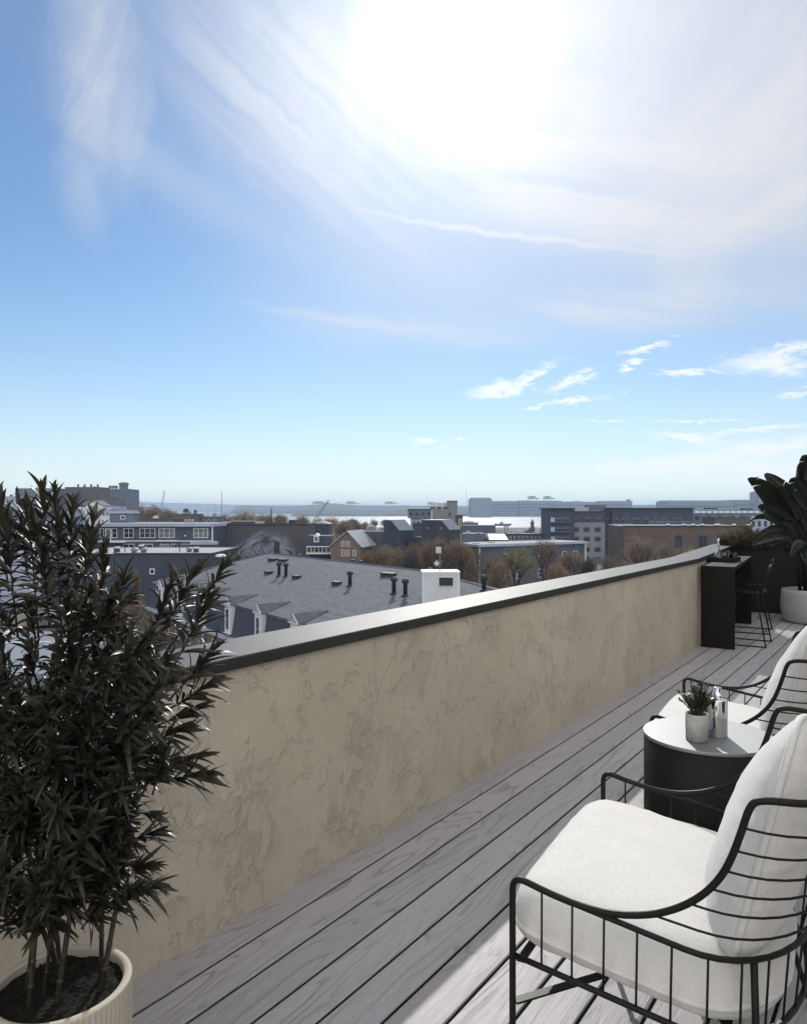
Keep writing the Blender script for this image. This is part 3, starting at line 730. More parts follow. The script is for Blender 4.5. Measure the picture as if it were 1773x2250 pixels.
# -- round side table and what stands on it
TZ = .68; TC = (1.44, 3.066)
t_ = thing('side_table', 'round black drum side table between the two lounge chairs', 'side table', (*TC, 0))
m = MB(); m.lathe([(.232,.0),(.238,.002),(.238,.665),(.236,.6655)], 96, cap=True); m.smooth = True
o = m.build('drum', M['bar_black'], t_, False); fix(o)
for p in o.data.polygons: p.use_smooth = len(p.vertices) == 4
M['table_top'] = pbr('black lacquered top', (.016,.016,.015), .58, 0, .1, 20, .0003, 200, spec=1., coat=1.)
M['table_top'].node_tree.nodes['Principled BSDF'].inputs['Coat Roughness'].default_value = .6; M['table_top'].node_tree.nodes['Principled BSDF'].inputs['Coat IOR'].default_value = 3.2
o = MB().lathe([(.234,.666),(.2395,.667),(.2405,.669),(.2405,.678),(.2395,.680),(.237,.6805)], 96).build('table_top', M['table_top'], t_); fix(o)
for p in o.data.polygons: p.use_smooth = len(p.vertices) == 4
hp = thing('potted_herb', 'tiny spiky herb in a small pale concrete pot on the side table', 'potted plant', (1.4255, 2.955, TZ+.001))
m = MB(); m.lathe([(.037,0),(.040,.003),(.0415,.06),(.042,.099),(.0405,.102),(.037,.101),(.0365,.09)], 40, cap=False); m.lathe([(.001,.0),(.037,0)], 40, cap=False)
fix(m.build('pot', M['concrete_pot'], hp, True)); fix(MB().lathe([(.001,.092),(.0368,.092)], 24, cap=False).build('soil', M['soil'], hp))
m, ms, rr = MB(), MB(), random.Random(5)
for i in range(44):
    a = rr.uniform(0, 2*pi); sp_ = rr.uniform(.01, .072); h = rr.uniform(.06, .125)*(1.1-sp_*5)
    p0 = Vector((cos(a)*.008, sin(a)*.008, .09)); p1 = Vector((cos(a)*sp_, sin(a)*sp_, .098+h)); mid = (p0+p1)/2+Vector((cos(a)*.004, sin(a)*.004, .012))
    pa = smoothpath([p0, mid, p1], 6); ms.tube(pa, [.0016]*7+[.001]*6, 5)
    for k, q in enumerate(pa[3:]):
        for j in range(4):
            b = rr.uniform(0, 2*pi); leaf(m, q, (cos(b), sin(b), .9), Vector((0,0,1)), rr.uniform(.012,.020), .0042, .1, .2, 3)
m.build('foliage', M['leaf_herb'], hp); ms.build('stem', M['stem_green'], hp)
m = MB(); m.lathe([(.034,0),(.0365,.002),(.0368,.139),(.035,.144),(.021,.146),(.019,.1465),(.019,.156),(.0185,.158),(.0150,.1585),(.0150,.186),(.0145,.188),(.001,.1885)], 48, cap=False); m.lathe([(.001,0),(.034,0)], 48, cap=False)
bt = thing('steel_bottle', 'polished steel bottle with a narrow cap on the round side table', 'bottle', (1.476, 3.055, TZ+.001))
fix(m.build('bottle_body', M['steel'], bt, True))
db = thing('smoked_bottle', 'smoked glass bottle with a drop emblem between the herb pot and the steel bottle', 'bottle', (1.412, 3.100, TZ+.001))
m = MB(); m.lathe([(.030,0),(.0325,.003),(.0328,.118),(.029,.125),(.015,.129),(.015,.142)], 40, cap=False); m.lathe([(.001,0),(.030,0)], 40, cap=False)
fix(m.build('bottle_body', M['dark_glass'], db, True)); fix(MB().lathe([(.001,.160),(.015,.1595),(.0165,.157),(.0165,.1425),(.001,.142)], 24, cap=False).build('cap', M['steel'], db, True))
# drop emblem on the side facing the chairs' front
m = MB(); va = atan2(CY-3.100, CX-1.412)
pts = [(0,.020),(.006,.008),(.0085,-.002),(.006,-.010),(0,-.013),(-.006,-.010),(-.0085,-.002),(-.006,.008)]
ring = [Vector((.0337*cos(va+u/.0337), .0337*sin(va+u/.0337), .066+z)) for u, z in pts]
m.tube(ring, .0011, 5, closed=True); m.tube([Vector((.0337*cos(va+u/.0337), .0337*sin(va+u/.0337), .066+z)) for u, z in ((0,.006),(.003,-.003),(0,-.007),(-.003,-.003))], .0009, 5, closed=True)
m.build('emblem', pbr('silver print', (.6,.6,.6), .4, .5, 0), db, True)

# ------------------------------------------------------------------ tall bamboo-leaved plant in the fluted cream pot, near left
PC = Vector((.484, .978, 0)); PR = .157; PZ = .45
bp = thing('potted_bamboo', 'tall dense dark-leaved bamboo plant in a cream fluted pot, near left', 'potted plant', PC)
nf = 72; nn = nf*6
def flute(a, z): return 1-.032*abs(sin(a*nf/2))**.7 if .02 < z < PZ-.008 else 1
m = MB(); m.lathe([(PR-.01,0),(PR,.004),(PR,.021),(PR,PZ-.012),(PR,PZ-.004),(PR-.002,PZ-.001),(PR-.010,PZ),(PR-.016,PZ-.001),(PR-.019,PZ-.004)], nn, cap=False, wob=lambda a, z: flute(a, .1) if z < PZ-.009 and z > .005 else 1)
m.lathe([(PR-.019,PZ-.004),(PR-.021,PZ-.06)], 96, cap=False)
fix(m.build('pot', M['cream_pot'], bp, True))
m = MB(); rr = random.Random(3); v = []; f = []; NR, NA = 16, 60
for k in range(NR+1):
    for i in range(NA):
        r_ = (PR-.0205)*k/NR; a = 2*pi*i/NA; v.append((r_*cos(a), r_*sin(a), PZ-.022+.007*noise.noise(Vector((r_*cos(a)*30, r_*sin(a)*30, 0)))+.004*rr.random()))
for k in range(NR):
    for i in range(NA): f.append((k*NA+i, (k+1)*NA+i, (k+1)*NA+(i+1)%NA, k*NA+(i+1)%NA))
m.add(v, f)
for i in range(900):
    a = rr.uniform(0, 2*pi); r_ = (PR-.025)*sqrt(rr.random()); s = rr.uniform(.0012, .0032); c = Vector((r_*cos(a), r_*sin(a), PZ-.019+.006*rr.random()))
    q = [c+Vector((rr.uniform(-1,1), rr.uniform(-1,1), rr.uniform(-1,1)))*s*1.4 for _ in range(4)]; m.add(q, [(0,1,2),(0,2,3),(0,3,1),(1,3,2)])
m.build('soil', M['soil'], bp)
DEP = 1.735
lf, rr = MB(), random.Random(21)
NODE = lambda p: p-PC
def cane(b, top, r):
    m = MB(); b, top = Vector(b), Vector(top); mid = (b+top)/2+Vector((rr.uniform(-.015,.015), rr.uniform(-.015,.015), 0)); L = (top-b).length
    path = []; rs = []; n = max(4, int(L/.055))
    base = smoothpath([b, mid, top], 40)
    for k in range(n):
        for q, e in ((0,.90),(.06,.93),(.88,.98),(.93,1.22),(.965,1.22)):
            t = (k+q)/n; path.append(base[min(80, int(t*80))].lerp(base[min(80, int(t*80)+1)], t*80-int(t*80))); rs.append(r*e*(1-.45*t))
    m.tube(path, rs, 10); m.build('cane', M['cane'], bp, True)
canes = [((-.07,-.04),(130,1400),.0066),((-.03,.02),(60,1450),.006),((.035,-.03),(230,1500),.0072),((.0,-.075),(150,1560),.0062),((.075,.055),(330,1600),.0068),((.03,.085),(270,1480),.006),((-.09,.04),(0,1500),.006),((-.02,-.03),(200,1620),.005)]
for (bx_, by_), (tx, ty), r_ in canes:
    cane((bx_, by_, PZ-.025), NODE(at(tx, ty, DEP+rr.uniform(-.07,.07))), r_)
tw = MB()
def shoot(p0, p1, L=.090, wd=.0130, gap=.0175, frac=.8, per=4):
    p0, p1 = Vector(p0), Vector(p1); d = p1-p0; n = d.length; ctrl = (p0+p1)/2+Vector((0,0,-.02*n))
    pa = smoothpath([p0, ctrl, p1], 6); tw.tube(pa, [.0028-.0018*i/12 for i in range(13)], 5)
    ax = (p1-ctrl).normalized(); q = ax.to_track_quat('Z', 'Y'); k = 0; s = 0
    while s < n*frac:
        t = 1-s/n; idx = min(11.99, t*12); p = pa[int(idx)].lerp(pa[int(idx)+1], idx-int(idx)); 
        for j in range(per):
            a = k*2.4+rr.uniform(-.5,.5); e = min(1.35, .35+ (s/ .09)*.55)+rr.uniform(-.2,.2); dr = q @ Vector((cos(a)*sin(e), sin(a)*sin(e), cos(e))); k += 1
            leaf(lf, p, dr, ax, L*rr.uniform(.62,1.12)*(1 if s > .02 else .75), wd*rr.uniform(.8,1.25), rr.uniform(.05,.42), rr.uniform(.1,.34), 6, rr.uniform(-.6,.6))
        s += gap*rr.uniform(.8,1.2)
W_ = lambda px, py, dd=0.: NODE(at(px, py, DEP+dd))
main_shoots = [((180,2040),(215,1990),-.1,.8),((90,2050),(130,1985),-.14,.8),((40,2060),(50,1990),-.12,.8),((130,2010),(160,1940),-.12,.8),((230,2010),(285,1965),-.06,.7),((60,2000),(20,1925),-.14,.8),((150,2000),(110,1930),-.16,.8),((220,1960),(240,1900),-.12,.8),((100,1300),(95,1085),.04,.75),((150,1280),(160,1115),.08,.7),((60,1260),(45,1115),.1,.7),((175,1330),(205,1150),.02,.7),((20,1300),(-5,1100),.05,.8),((110,1250),(75,1150),-.05,.8),((140,1470),(122,1095),0,0),((85,1400),(66,1130),.05,.9),((40,1400),(14,1150),-.05,.8),((-60,1430),(-30,1200),0,.8),((215,1400),(228,1222),.05,.8),((190,1300),(185,1190),.1,.5),
 ((240,1450),(272,1275),0,.8),((150,1500),(150,1330),-.15,.8),((300,1480),(372,1290),.02,.7),((320,1450),(425,1262),.06,.55),((360,1440),(492,1246),.0,.45),((360,1500),(452,1330),-.05,.6),
 ((370,1540),(462,1432),.0,.7),((350,1570),(462,1500),-.05,.7),((330,1600),(420,1560),.03,.7),((300,1640),(405,1600),-.04,.7),((300,1700),(425,1662),0,.7),((310,1720),(448,1700),-.03,.6),
 ((280,1780),(330,1790),.04,.7),((230,1860),(332,1830),-.02,.7),((200,1930),(318,1900),-.06,.7),((180,1960),(335,1948),-.08,.5),((200,2010),(262,1975),-.03,.6),((60,2010),(90,1960),-.1,.6),((20,2030),(-10,1960),-.05,.8),((110,1380),(95,1220),-.1,.8),((160,1340),(172,1255),.1,.6)]
for a, b, dd, fr in main_shoots: shoot(W_(*a, dd*.5), W_(*b, dd), frac=fr or .82)
edge = [(1250,250),(1320,350),(1400,425),(1480,440),(1550,395),(1640,375),(1720,345),(1800,300),(1880,275),(1950,235),(2000,150)]
def bxr(y):
    for (y0, x0), (y1, x1) in zip(edge, edge[1:]):
        if y0 <= y <= y1: return x0+(x1-x0)*(y-y0)/(y1-y0)
    return 200
for i in range(300):
    y = rr.uniform(1300, 1960) if i > 60 else rr.uniform(1420, 1800); xr = bxr(y)-55; x = rr.uniform(-170, xr); dd = rr.uniform(-.26, .24)
    if y < 1440 and x < 190 and rr.random() < .6: continue
    cx = 110+rr.uniform(-60,60); fx = x+(cx-x)*.35; fy = y+rr.uniform(40,110)
    shoot(W_(fx, fy, dd*.6), W_(x, y, dd), L=.082, wd=.0125, gap=.021, frac=.9, per=4)
for i in range(70):
    y = rr.uniform(1640, 1955); x = rr.uniform(120, bxr(y)+15); dd = rr.uniform(-.14, .20); shoot(W_(x-rr.uniform(20,70), y+rr.uniform(30,90), dd*.6), W_(x, y, dd), L=.080, wd=.0125, gap=.022, frac=.9, per=4)
lf.build('foliage', M['leaf_dark'], bp, True); tw.build('twigs', M['cane'], bp, True)

# ------------------------------------------------------------------ the city below (local axes: x to the right, y away from the terrace)
GZ = -14.0
ORD = ['first','second','third','fourth','fifth','sixth','seventh','eighth','ninth','tenth','eleventh']
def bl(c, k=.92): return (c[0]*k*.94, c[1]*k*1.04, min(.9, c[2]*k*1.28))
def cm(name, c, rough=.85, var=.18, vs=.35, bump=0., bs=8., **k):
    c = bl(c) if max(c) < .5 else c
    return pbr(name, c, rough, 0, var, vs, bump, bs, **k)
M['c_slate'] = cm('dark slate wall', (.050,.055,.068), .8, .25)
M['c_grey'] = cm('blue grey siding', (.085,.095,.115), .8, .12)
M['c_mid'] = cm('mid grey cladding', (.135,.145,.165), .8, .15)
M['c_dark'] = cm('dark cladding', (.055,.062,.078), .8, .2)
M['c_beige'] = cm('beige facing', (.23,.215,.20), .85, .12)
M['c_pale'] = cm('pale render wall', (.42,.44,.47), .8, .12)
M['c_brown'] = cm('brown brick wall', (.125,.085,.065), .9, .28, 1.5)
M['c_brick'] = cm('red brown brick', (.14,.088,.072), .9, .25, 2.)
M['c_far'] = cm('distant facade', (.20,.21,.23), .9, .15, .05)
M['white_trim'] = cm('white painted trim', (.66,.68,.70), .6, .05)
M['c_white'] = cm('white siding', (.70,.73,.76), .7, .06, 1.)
M['pane'] = pbr('window glass', (.020,.026,.038), .12, 0, .5, .7, spec=.6)
M['pane_lit'] = pbr('pale blinds behind glass', (.13,.15,.18), .25, 0, .4, 1.3)
M['roof_pale'] = cm('pale gravel roof', (.40,.37,.33), .9, .12, .4)
M['roof_tar'] = cm('tar roof', (.07,.072,.08), .8, .2, .4)
M['roof_metal'] = pbr('grey metal roof', (.30,.33,.37), .42, 0, .08, .5)
M['skylight'] = pbr('sloped glazing', (.16,.20,.25), .28, 0, .1, 1.)
M['bark'] = cm('bark', (.075,.060,.050), .95, .3, 3)
M['mast'] = pbr('grey steel', (.22,.23,.25), .5, .3, 0)
M['c_vent'] = pbr('dark vent pipe', (.030,.032,.038), .6, .2, .2, 4)
M['tank'] = cm('pale metal tank', (.50,.54,.58), .5, .06)

def m_shingle(name, c, rowh=.30):
    m, nt, b = newmat(name); g = G(nt); co = g.obj(); x, y, z = g.xyz(co)
    row = g.math('DIVIDE', y, rowh); fr = g.math('FRACT', row); ri = g.math('FLOOR', row)
    wn = g.n('ShaderNodeTexWhiteNoise', noise_dimensions='2D'); g.put(wn, 'Vector', g.comb(g.math('FLOOR', g.math('ADD', g.math('DIVIDE', x, .42), g.math('MULTIPLY', ri, .37))), ri))
    line = g.mr(fr, 0, .16, 1, 0)
    c1 = g.mix(wn.outputs[0], tuple(q*.72 for q in c), tuple(q*1.28 for q in c))
    c1 = g.mix(g.mr(g.noise(co, .28, 5, .6), .32, .7, 0, .45), c1, tuple(q*.74 for q in c))
    c1 = g.mix(g.mr(g.noise(g.map(co, (.07,2.4,1)), 1.2, 5, .7), .45, .70, 0, .75), c1, tuple(q*1.35 for q in c))
    c1 = g.mix(g.math('MULTIPLY', line, .8), c1, tuple(q*.45 for q in c))
    g.put(b, 'Base Color', c1); b.inputs['Roughness'].default_value = .82
    g.bump(b, g.math('ADD', fr, g.math('MULTIPLY', wn.outputs[0], .4)), .05, 1.); return m
M['shingle'] = m_shingle('asphalt shingles', (.110,.116,.142))
def m_brick(name, c, mort, s=1.):
    m, nt, b = newmat(name); g = G(nt); co = g.obj(); x, y, z = g.xyz(co)
    br = g.n('ShaderNodeTexBrick'); g.put(br, 'Vector', g.comb(g.math('ADD', x, y), z)); br.inputs['Scale'].default_value = 1/s
    br.inputs['Color1'].default_value = (*[q*.8 for q in c], 1); br.inputs['Color2'].default_value = (*[q*1.2 for q in c], 1); br.inputs['Mortar'].default_value = (*mort, 1)
    br.inputs['Mortar Size'].default_value = .012; br.inputs['Brick Width'].default_value = .24; br.inputs['Row Height'].default_value = .08
    col = g.mix(g.mr(g.noise(co, .4, 5, .6), .35, .7, 0, .5), br.outputs[0], tuple(q*.6 for q in c))
    g.put(b, 'Base Color', col); b.inputs['Roughness'].default_value = .9; return m
M['brick'] = m_brick('brown brick', (.112,.078,.064), (.125,.113,.108))
M['brick_red'] = m_brick('red brick', (.185,.115,.095), (.20,.18,.17))
M['brick_dark'] = m_brick('weathered brick', (.105,.092,.098), (.13,.125,.13))
def m_siding(name, c, h=.16):
    m, nt, b = newmat(name); g = G(nt); co = g.obj(); x, y, z = g.xyz(co); fr = g.math('FRACT', g.math('DIVIDE', z, h))
    col = g.mix(g.mr(g.noise(g.map(co, (1.6,1.6,.4)), 1., 5, .6), .45, .75, 0, .35), c, tuple(q*.72 for q in c))
    col = g.mix(g.mr(fr, 0, .14, .55, 0), col, tuple(q*.5 for q in c)); g.put(b, 'Base Color', col); b.inputs['Roughness'].default_value = .7
    g.bump(b, fr, .02, .8); return m
M['siding'] = m_siding('blue grey clapboard', (.066,.082,.118), .14); M['siding_white'] = m_siding('white clapboard', (.66,.70,.74), .16)

UC = lambda px, v: (px-886)/F*v
ZC = lambda py, v: CZ-(py-HOR)/F*v
def croot(name, label, cat, u, v, rot=0., z=GZ, group=None):
    return thing(name, label, cat, to_w(u, v, z), A+rot, group)
_wm = {}
def window(par, x, y, z, w, h, nx=1, nz=2, rz=0., frame='white_trim', pane='pane', ft=.09, name='window', blind=0.):
    """frame mesh with its pane as a sub-part; x, y, z is the lower left corner on the wall"""
    k = (round(w,2), round(h,2), nx, nz, frame, pane, ft, blind)
    if k not in _wm:
        m = MB(); t = ft; d0, d1 = -.07, -.001
        m.box(0, w, d0, d1, 0, t); m.box(0, w, d0, d1, h-t, h); m.box(0, t, d0, d1, t, h-t); m.box(w-t, w, d0, d1, t, h-t)
        for i in range(1, nx): q = w*i/nx; m.box(q-t*.4, q+t*.4, d0+.01, d1, t, h-t)
        for i in range(1, nz): q = h*i/nz; m.box(t, w-t, d0+.02, d1, q-t*.22, q+t*.22)
        f = m.build(name, M[frame]); p = MB().box(t*.9, w-t*.9, -.035, -.003, t*.9, h-t*.9)
        mats = [M[pane]]
        if blind: p.cur = 1; p.box(t, w-t, -.038, -.036, h*(1-blind), h-t); mats.append(M['pane_lit'])
        p = p.build('pane', mats, f); _wm[k] = (f.data, p.data)
        o = f
    else:
        fd, pd = _wm[k]; o = bpy.data.objects.new(name, fd); COL.objects.link(o); p = bpy.data.objects.new('pane', pd); COL.objects.link(p); p.parent = o
    o.parent = par; o.location = (x, y, z); o.rotation_euler = (0, 0, rz); return o
def flatblock(par, w, d, h, wall, roof='roof_tar', lip=.25, trim=None, x=0, y=0, z=0, over=0.):
    """walls with a parapet and a roof surface inside it"""
    m = MB(); m.box(x, x+w, y, y+d, z, z+h); fix(m.build('wall', M[wall] if isinstance(wall, str) else wall, par))
    m = MB(); t = .25
    tm = M[trim] if trim else M[wall] if isinstance(wall, str) else wall
    m.box(x-over, x+w+over, y-over, y+t, z+h+.003, z+h+lip); m.box(x-over, x+w+over, y+d-t, y+d+over, z+h+.003, z+h+lip)
    m.box(x-over, x+t, y+t+.001, y+d-t-.001, z+h+.003, z+h+lip); m.box(x+w-t, x+w+over, y+t+.001, y+d-t-.001, z+h+.003, z+h+lip)
    fix(m.build('parapet', tm, par))
    fix(MB().box(x+t+.01, x+w-t-.01, y+t+.01, y+d-t-.01, z+h+.004, z+h+.10).build('roof', M[roof], par))
    q = random.Random(int(w*97+d*31+h*13))
    for i in range(min(5, 1+int(w/5))):
        cx, cy = x+q.uniform(.9, max(1., w-1.2)), y+q.uniform(.8, max(.9, d*.7)); r = q.uniform(.25, .6); hh = q.uniform(.35, 1.3)
        if cx+r > x+w-t or w < 4: continue
        if i % 3 == 2: fix(MB().lathe([(.11,0),(.11,hh),(.2,hh+.04),(.2,hh+.16),(.02,hh+.22)], 8, (cx, cy, z+h+.101)).build('vent_pipe', M['tank'], par))
        else: fix(MB().bbox(cx-r, cx+r, cy-r*.7, cy+r*.7, z+h+.101, z+h+.1+hh*.8, .03).build('roof_unit', M[q.choice(('tank','mast','c_mid'))], par))

# ---------------- ground, hill, shore, water, far land
def H(u, v):
    h = -14.0
    h += 17*math.exp(-((u+205)/120)**2-((v-430)/170)**2)+7*math.exp(-((u+70)/110)**2-((v-330)/90)**2)
    sh = 660+max(0, -u-60)*2.2
    if v > sh: h -= min(8, (v-sh)*.12)
    return h
def ground():
    us = [-3000,-1500,-900,-600]+list(range(-480, 481, 30))+[600,900,1500,3000]; vs = [-400,-200,-100,-40,0]+list(range(20, 900, 30))+[950,1050,1200,1500,1900,2400]
    v = []; f = []; n = len(us)
    for b in vs:
        for a in us: p = to_w(a, b, 0); v.append((p.x, p.y, H(a, b)+.25*noise.noise(Vector((a*.03, b*.03, 0)))))
    for j in range(len(vs)-1):
        for i in range(n-1): f.append((j*n+i, j*n+i+1, (j+1)*n+i+1, (j+1)*n+i))
    m, nt, b = newmat('city ground'); g = G(nt); co = g.obj()
    c = g.mix(g.mr(g.noise(co, .05, 6, .6), .42, .58), (.075,.075,.078), (.11,.10,.085)); c = g.mix(g.mr(g.noise(co, .8, 4, .6), .3, .7, 0, .4), c, (.055,.05,.042))
    g.put(b, 'Base Color', c); b.inputs['Roughness'].default_value = .9
    o = MB().add(v, f).build('ground', m, None, True); tag(o, kind='structure')
    # the harbour
    m, nt, b = newmat('harbour water'); g = G(nt); co = g.obj()
    b.inputs['Base Color'].default_value = (.035,.055,.075,1); b.inputs['Roughness'].default_value = .34; b.inputs['IOR'].default_value = 1.333
    n1 = g.noise(co, .35, 4, .6); n2 = g.noise(g.map(co, (.01,.02,1)), 1., 4, .6)
    g.put(b, 'Roughness', g.mr(n2, .38, .62, .40, .58)); g.bump(b, n1, .5, .6)
    c = [to_w(a, q, -17) for a, q in ((-14000,-500),(14000,-500),(14000,22000),(-14000,22000))]
    o = MB().add(c, [(0,1,2,3)]).build('water', m); tag(o, kind='structure')
ground()
def far_land(name, pts, v, thick, mat, seed, base=-17.2, amp=1.):
    """a long low ridge: (px, py) skyline points at distance v, real depth behind"""
    rr = random.Random(seed); pts = sorted(pts); xs = []; x = pts[0][0]
    while x <= pts[-1][0]: xs.append(x); x += 3
    vs_ = []; f = []
    for x in xs:
        for (a, b), (c, d) in zip(pts, pts[1:]):
            if a <= x <= c: y = b+(d-b)*(x-a)/(c-a); break
        y += amp*(noise.noise(Vector((x*.05, seed, 0)))*1.2+noise.noise(Vector((x*.31, seed, 3)))*.8)
        zt = max(base+1.5, ZC(y, v)); e = min(1, (x-pts[0][0])/12, (pts[-1][0]-x)/12); zt = base+(zt-base)*max(.05, e)
        for k, (dv, q) in enumerate(((-thick*.25,0),(-thick*.18,.45),(0,1.),(thick*.4,.9),(thick,0))): p = to_w(UC(x, v), v+dv, base+(zt-base)*q); vs_.append(tuple(p))
    for i in range(len(xs)-1):
        for k in range(4): a = i*5+k; f.append((a, a+5, a+6, a+1))
    o = MB().add(vs_, f).build(name, mat); fix(o); tag(o, kind='structure'); return o
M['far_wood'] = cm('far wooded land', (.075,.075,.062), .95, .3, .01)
far_land('hills', [(150,1099),(290,1100),(330,1104),(420,1106),(480,1108),(560,1110),(700,1109),(860,1110),(1030,1112)], 6500, 900, M['far_wood'], 1, amp=.5)
far_land('far_shore', [(505,1114),(540,1110),(600,1112),(640,1113),(690,1109),(735,1106),(770,1110),(830,1112),(900,1111),(960,1112),(1005,1112),(1050,1112)], 3300, 380, M['far_wood'], 2, amp=.8)
far_land('harbour_shore', [(640,1121),(760,1120),(800,1124),(900,1122),(1000,1119),(1100,1122),(1300,1122),(1500,1122),(1900,1122)], 2150, 260, M['far_wood'], 3, amp=.7)
far_land('far_shore', [(1380,1110),(1430,1109),(1480,1112)], 3300, 300, M['far_wood'], 5, amp=.8)

# ---------------- distant blocks across the harbour
def win_strip(par, w, h, n, rows, y=-.3, z0=.12):
    hh = h*(1-z0-.06)/rows*.5; ww = w/n*.28; d = None
    for k in range(rows):
        zz = h*(z0+(1-z0-.06)*k/rows)
        for i in range(n):
            if d is None: o = fix(MB().box(-ww, ww, y, -.01, 0, hh).build('window', M['pane'], par)); d = o.data
            else: o = bpy.data.objects.new('window', d); COL.objects.link(o); o.parent = par
            o.location = (w*(i+.5)/n, 0, zz)
def far_block(label, px0, px1, py, v, d=40, wall='c_far', n=0, rows=0, steps=(), name='harbour_block', group='blocks across the harbour', zb=-16.5):
    u0, u1 = UC(px0, v), UC(px1, v); w = u1-u0; h = ZC(py, v)-zb
    t = croot(name, label, 'building', u0, v, 0, zb, group)
    fix(MB().box(0, w, 0, d, 0, h).build('wall', M[wall], t)); fix(MB().box(-.6, w+.6, -.6, d+.6, h+.01, h+1.2).build('roof', M['roof_metal'], t))
    for (a, b, pyy) in steps:
        x0, x1 = UC(a, v)-u0, UC(b, v)-u0; fix(MB().box(x0, x1, 3, d-3, h+1.21, ZC(pyy, v)-zb).build('roof_unit', M[wall], t))
    if n: win_strip(t, w, h, n, rows)
    return t
far_block('squarish blue-hazed tower block with chamfered top across the harbour', 1033, 1080, 1097, 1850, 50, steps=((1036,1077,1093.5),))
far_block('long pale gridded block across the harbour right of the squarish tower', 1081.5, 1136, 1102, 2000, 40, n=14, rows=4, steps=((1104,1118,1100.5),))
far_block('second long pale gridded block across the harbour, below the two platform cranes', 1138, 1216, 1101, 2010, 40, n=18, rows=4, steps=((1140,1165,1099.5),))
far_block('long pale harbour block with stepped roof above the left part of the big apartment house', 1218, 1316, 1103.5, 2010, 40, n=20, rows=4, steps=((1221,1234,1100),(1243,1253,1102),(1262,1278,1101)))
far_block('pale gridded block ending in a small spike, above the big apartment house', 1318, 1388, 1102, 1900, 40, n=14, rows=4, steps=((1330,1372,1100.6),(1384,1385.5,1097)))
far_block('very long low pale terminal building on the right skyline', 1462, 1612, 1103, 1500, 60, n=24, rows=3, steps=((1466,1600,1099.5),))
far_block('pale terminal wing next to the tall block on the right skyline', 1614, 1665, 1099.5, 1500, 60, n=9, rows=3)
far_block('tall hazy block with chamfered top on the right skyline beside the big leaves', 1666, 1712, 1082, 1480, 40, steps=((1671,1708,1078.5),))
def gantry(label, px0, px1, pyt, pyb, v, zb=-15, box=True, name='gantry_crane', cols=4):
    u0 = UC(px0, v); w = UC(px1, v)-u0; zt = ZC(pyt, v)-zb; zl = ZC(pyb, v)-zb; t = croot(name, label, 'crane', u0, v, 0, zb, 'gantry cranes across the harbour')
    m = MB(); r = v/F*.62
    for i in range(cols): x = w*(.06+.82*i/(cols-1))*(.8 if i else 1); m.box(x, x+r*1.6, 0, r*2, 0, zl)
    m.box(0, w*.75, 0, r*2, zl*.55, zl*.55+r); fix(m.build('legs', M['mast'], t))
    m = MB(); m.box(0, w*.86, -r, r*3, zl+.01, zl+(zt-zl)*.38); m.box(w*.12, w*.6, -r, r*2, zl+(zt-zl)*.39, zt-r*1.3); m.box(0, w*.7, -r, r*3, zt-r*1.2, zt); m.box(w*.86, w, 0, r*2, zl+(zt-zl)*.1, zl+(zt-zl)*.36)
    for i in range(6): x = w*.02+w*.66*i/5; m.box(x, x+r, -r, r, zl+(zt-zl)*.39, zt-r*1.25)
    fix(m.build('boom', M['mast'], t)); return t
gantry('leftmost hazy blue gantry crane on the far shore', 685, 728, 1101.5, 1107, 2900)
gantry('second hazy blue gantry crane from the left on the far shore', 759, 790, 1101.5, 1107, 2900)
gantry('third hazy blue gantry crane from the left on the far shore', 844, 875, 1102, 1107, 2900)
gantry('hazy gantry crane just left of the roof tanks of the beige tower house', 938, 962, 1102.5, 1108, 2900)
gantry('left of the two high platform cranes over the pale harbour blocks', 1158, 1186, 1090, 1096.5, 2080, cols=3)
gantry('right of the two high platform cranes over the pale harbour blocks', 1192, 1219, 1090, 1096.5, 2080, cols=3)
def boom(name, label, cat, p0, p1, v, r, z0=None, mat='mast', lat=False, grp=None):
    z0 = GZ if z0 is None else z0; u = UC(p0[0], v); t = croot(name, label, cat, u, v, 0, z0, grp)
    a = Vector((0, 0, ZC(p0[1], v)-z0)); b = Vector((UC(p1[0], v)-u, 0, ZC(p1[1], v)-z0)); m = MB()
    if lat:
        d = (b-a); n = 14; s = Vector((0,1,0)).cross(d).normalized()*r*2.2
        for q in (-1, 1): m.tube([a+s*q, b+s*q*.3], r*.45, 5)
        for i in range(n): k = i/n; m.tube([a+d*k+s*(1-.7*k)*(1 if i % 2 else -1), a+d*(k+1/n)+s*(1-.7*(k+1/n))*(-1 if i % 2 else 1)], r*.28, 4)
    else: m.tube([a, b], [r, r*.55], 6)
    fix(m.build('boom' if cat == 'crane' else 'pole', M[mat], t)); m = MB(); m.box(-r*3, r*3, -r*3, r*3, 0, a.z*.999 if a.z > .5 else .5) if cat == 'crane' else m.tube([(0,0,0), a], r, 6)
    fix(m.build('base', M[mat], t)); return t
boom('lattice_crane', 'thin pale lattice crane leaning right over the distant bay, left of the picture', 'crane', (355,1119), (361,1079), 1400, .9, lat=True)
boom('lattice_crane', 'dark crane boom leaning right above the roof beside the mural', 'crane', (690,1145), (722,1099), 420, .35, lat=True)
boom('lattice_crane', 'hair-thin tall crane left of the squarish tower across the harbour', 'crane', (1028,1128), (1023,1076), 1800, .8)
boom('ship_mast', 'tall pale mast above the left end of the mural building', 'mast', (487,1130), (487,1078), 560, .32)
for px, py, lb in ((474,1101,'thin mast left of the tall pale mast'),(457,1112,'thin short mast farther left by the bay'),(502,1108,'thin mast right of the tall pale mast'),(431,1107,'thin mast with a crossbar between the distant tree and the masts'),(470,1112,'short thin mast next to the thin mast by the bay')):
    boom('ship_mast', lb, 'mast', (px,1135), (px,py), 600, .16, grp='masts of ships in the bay')
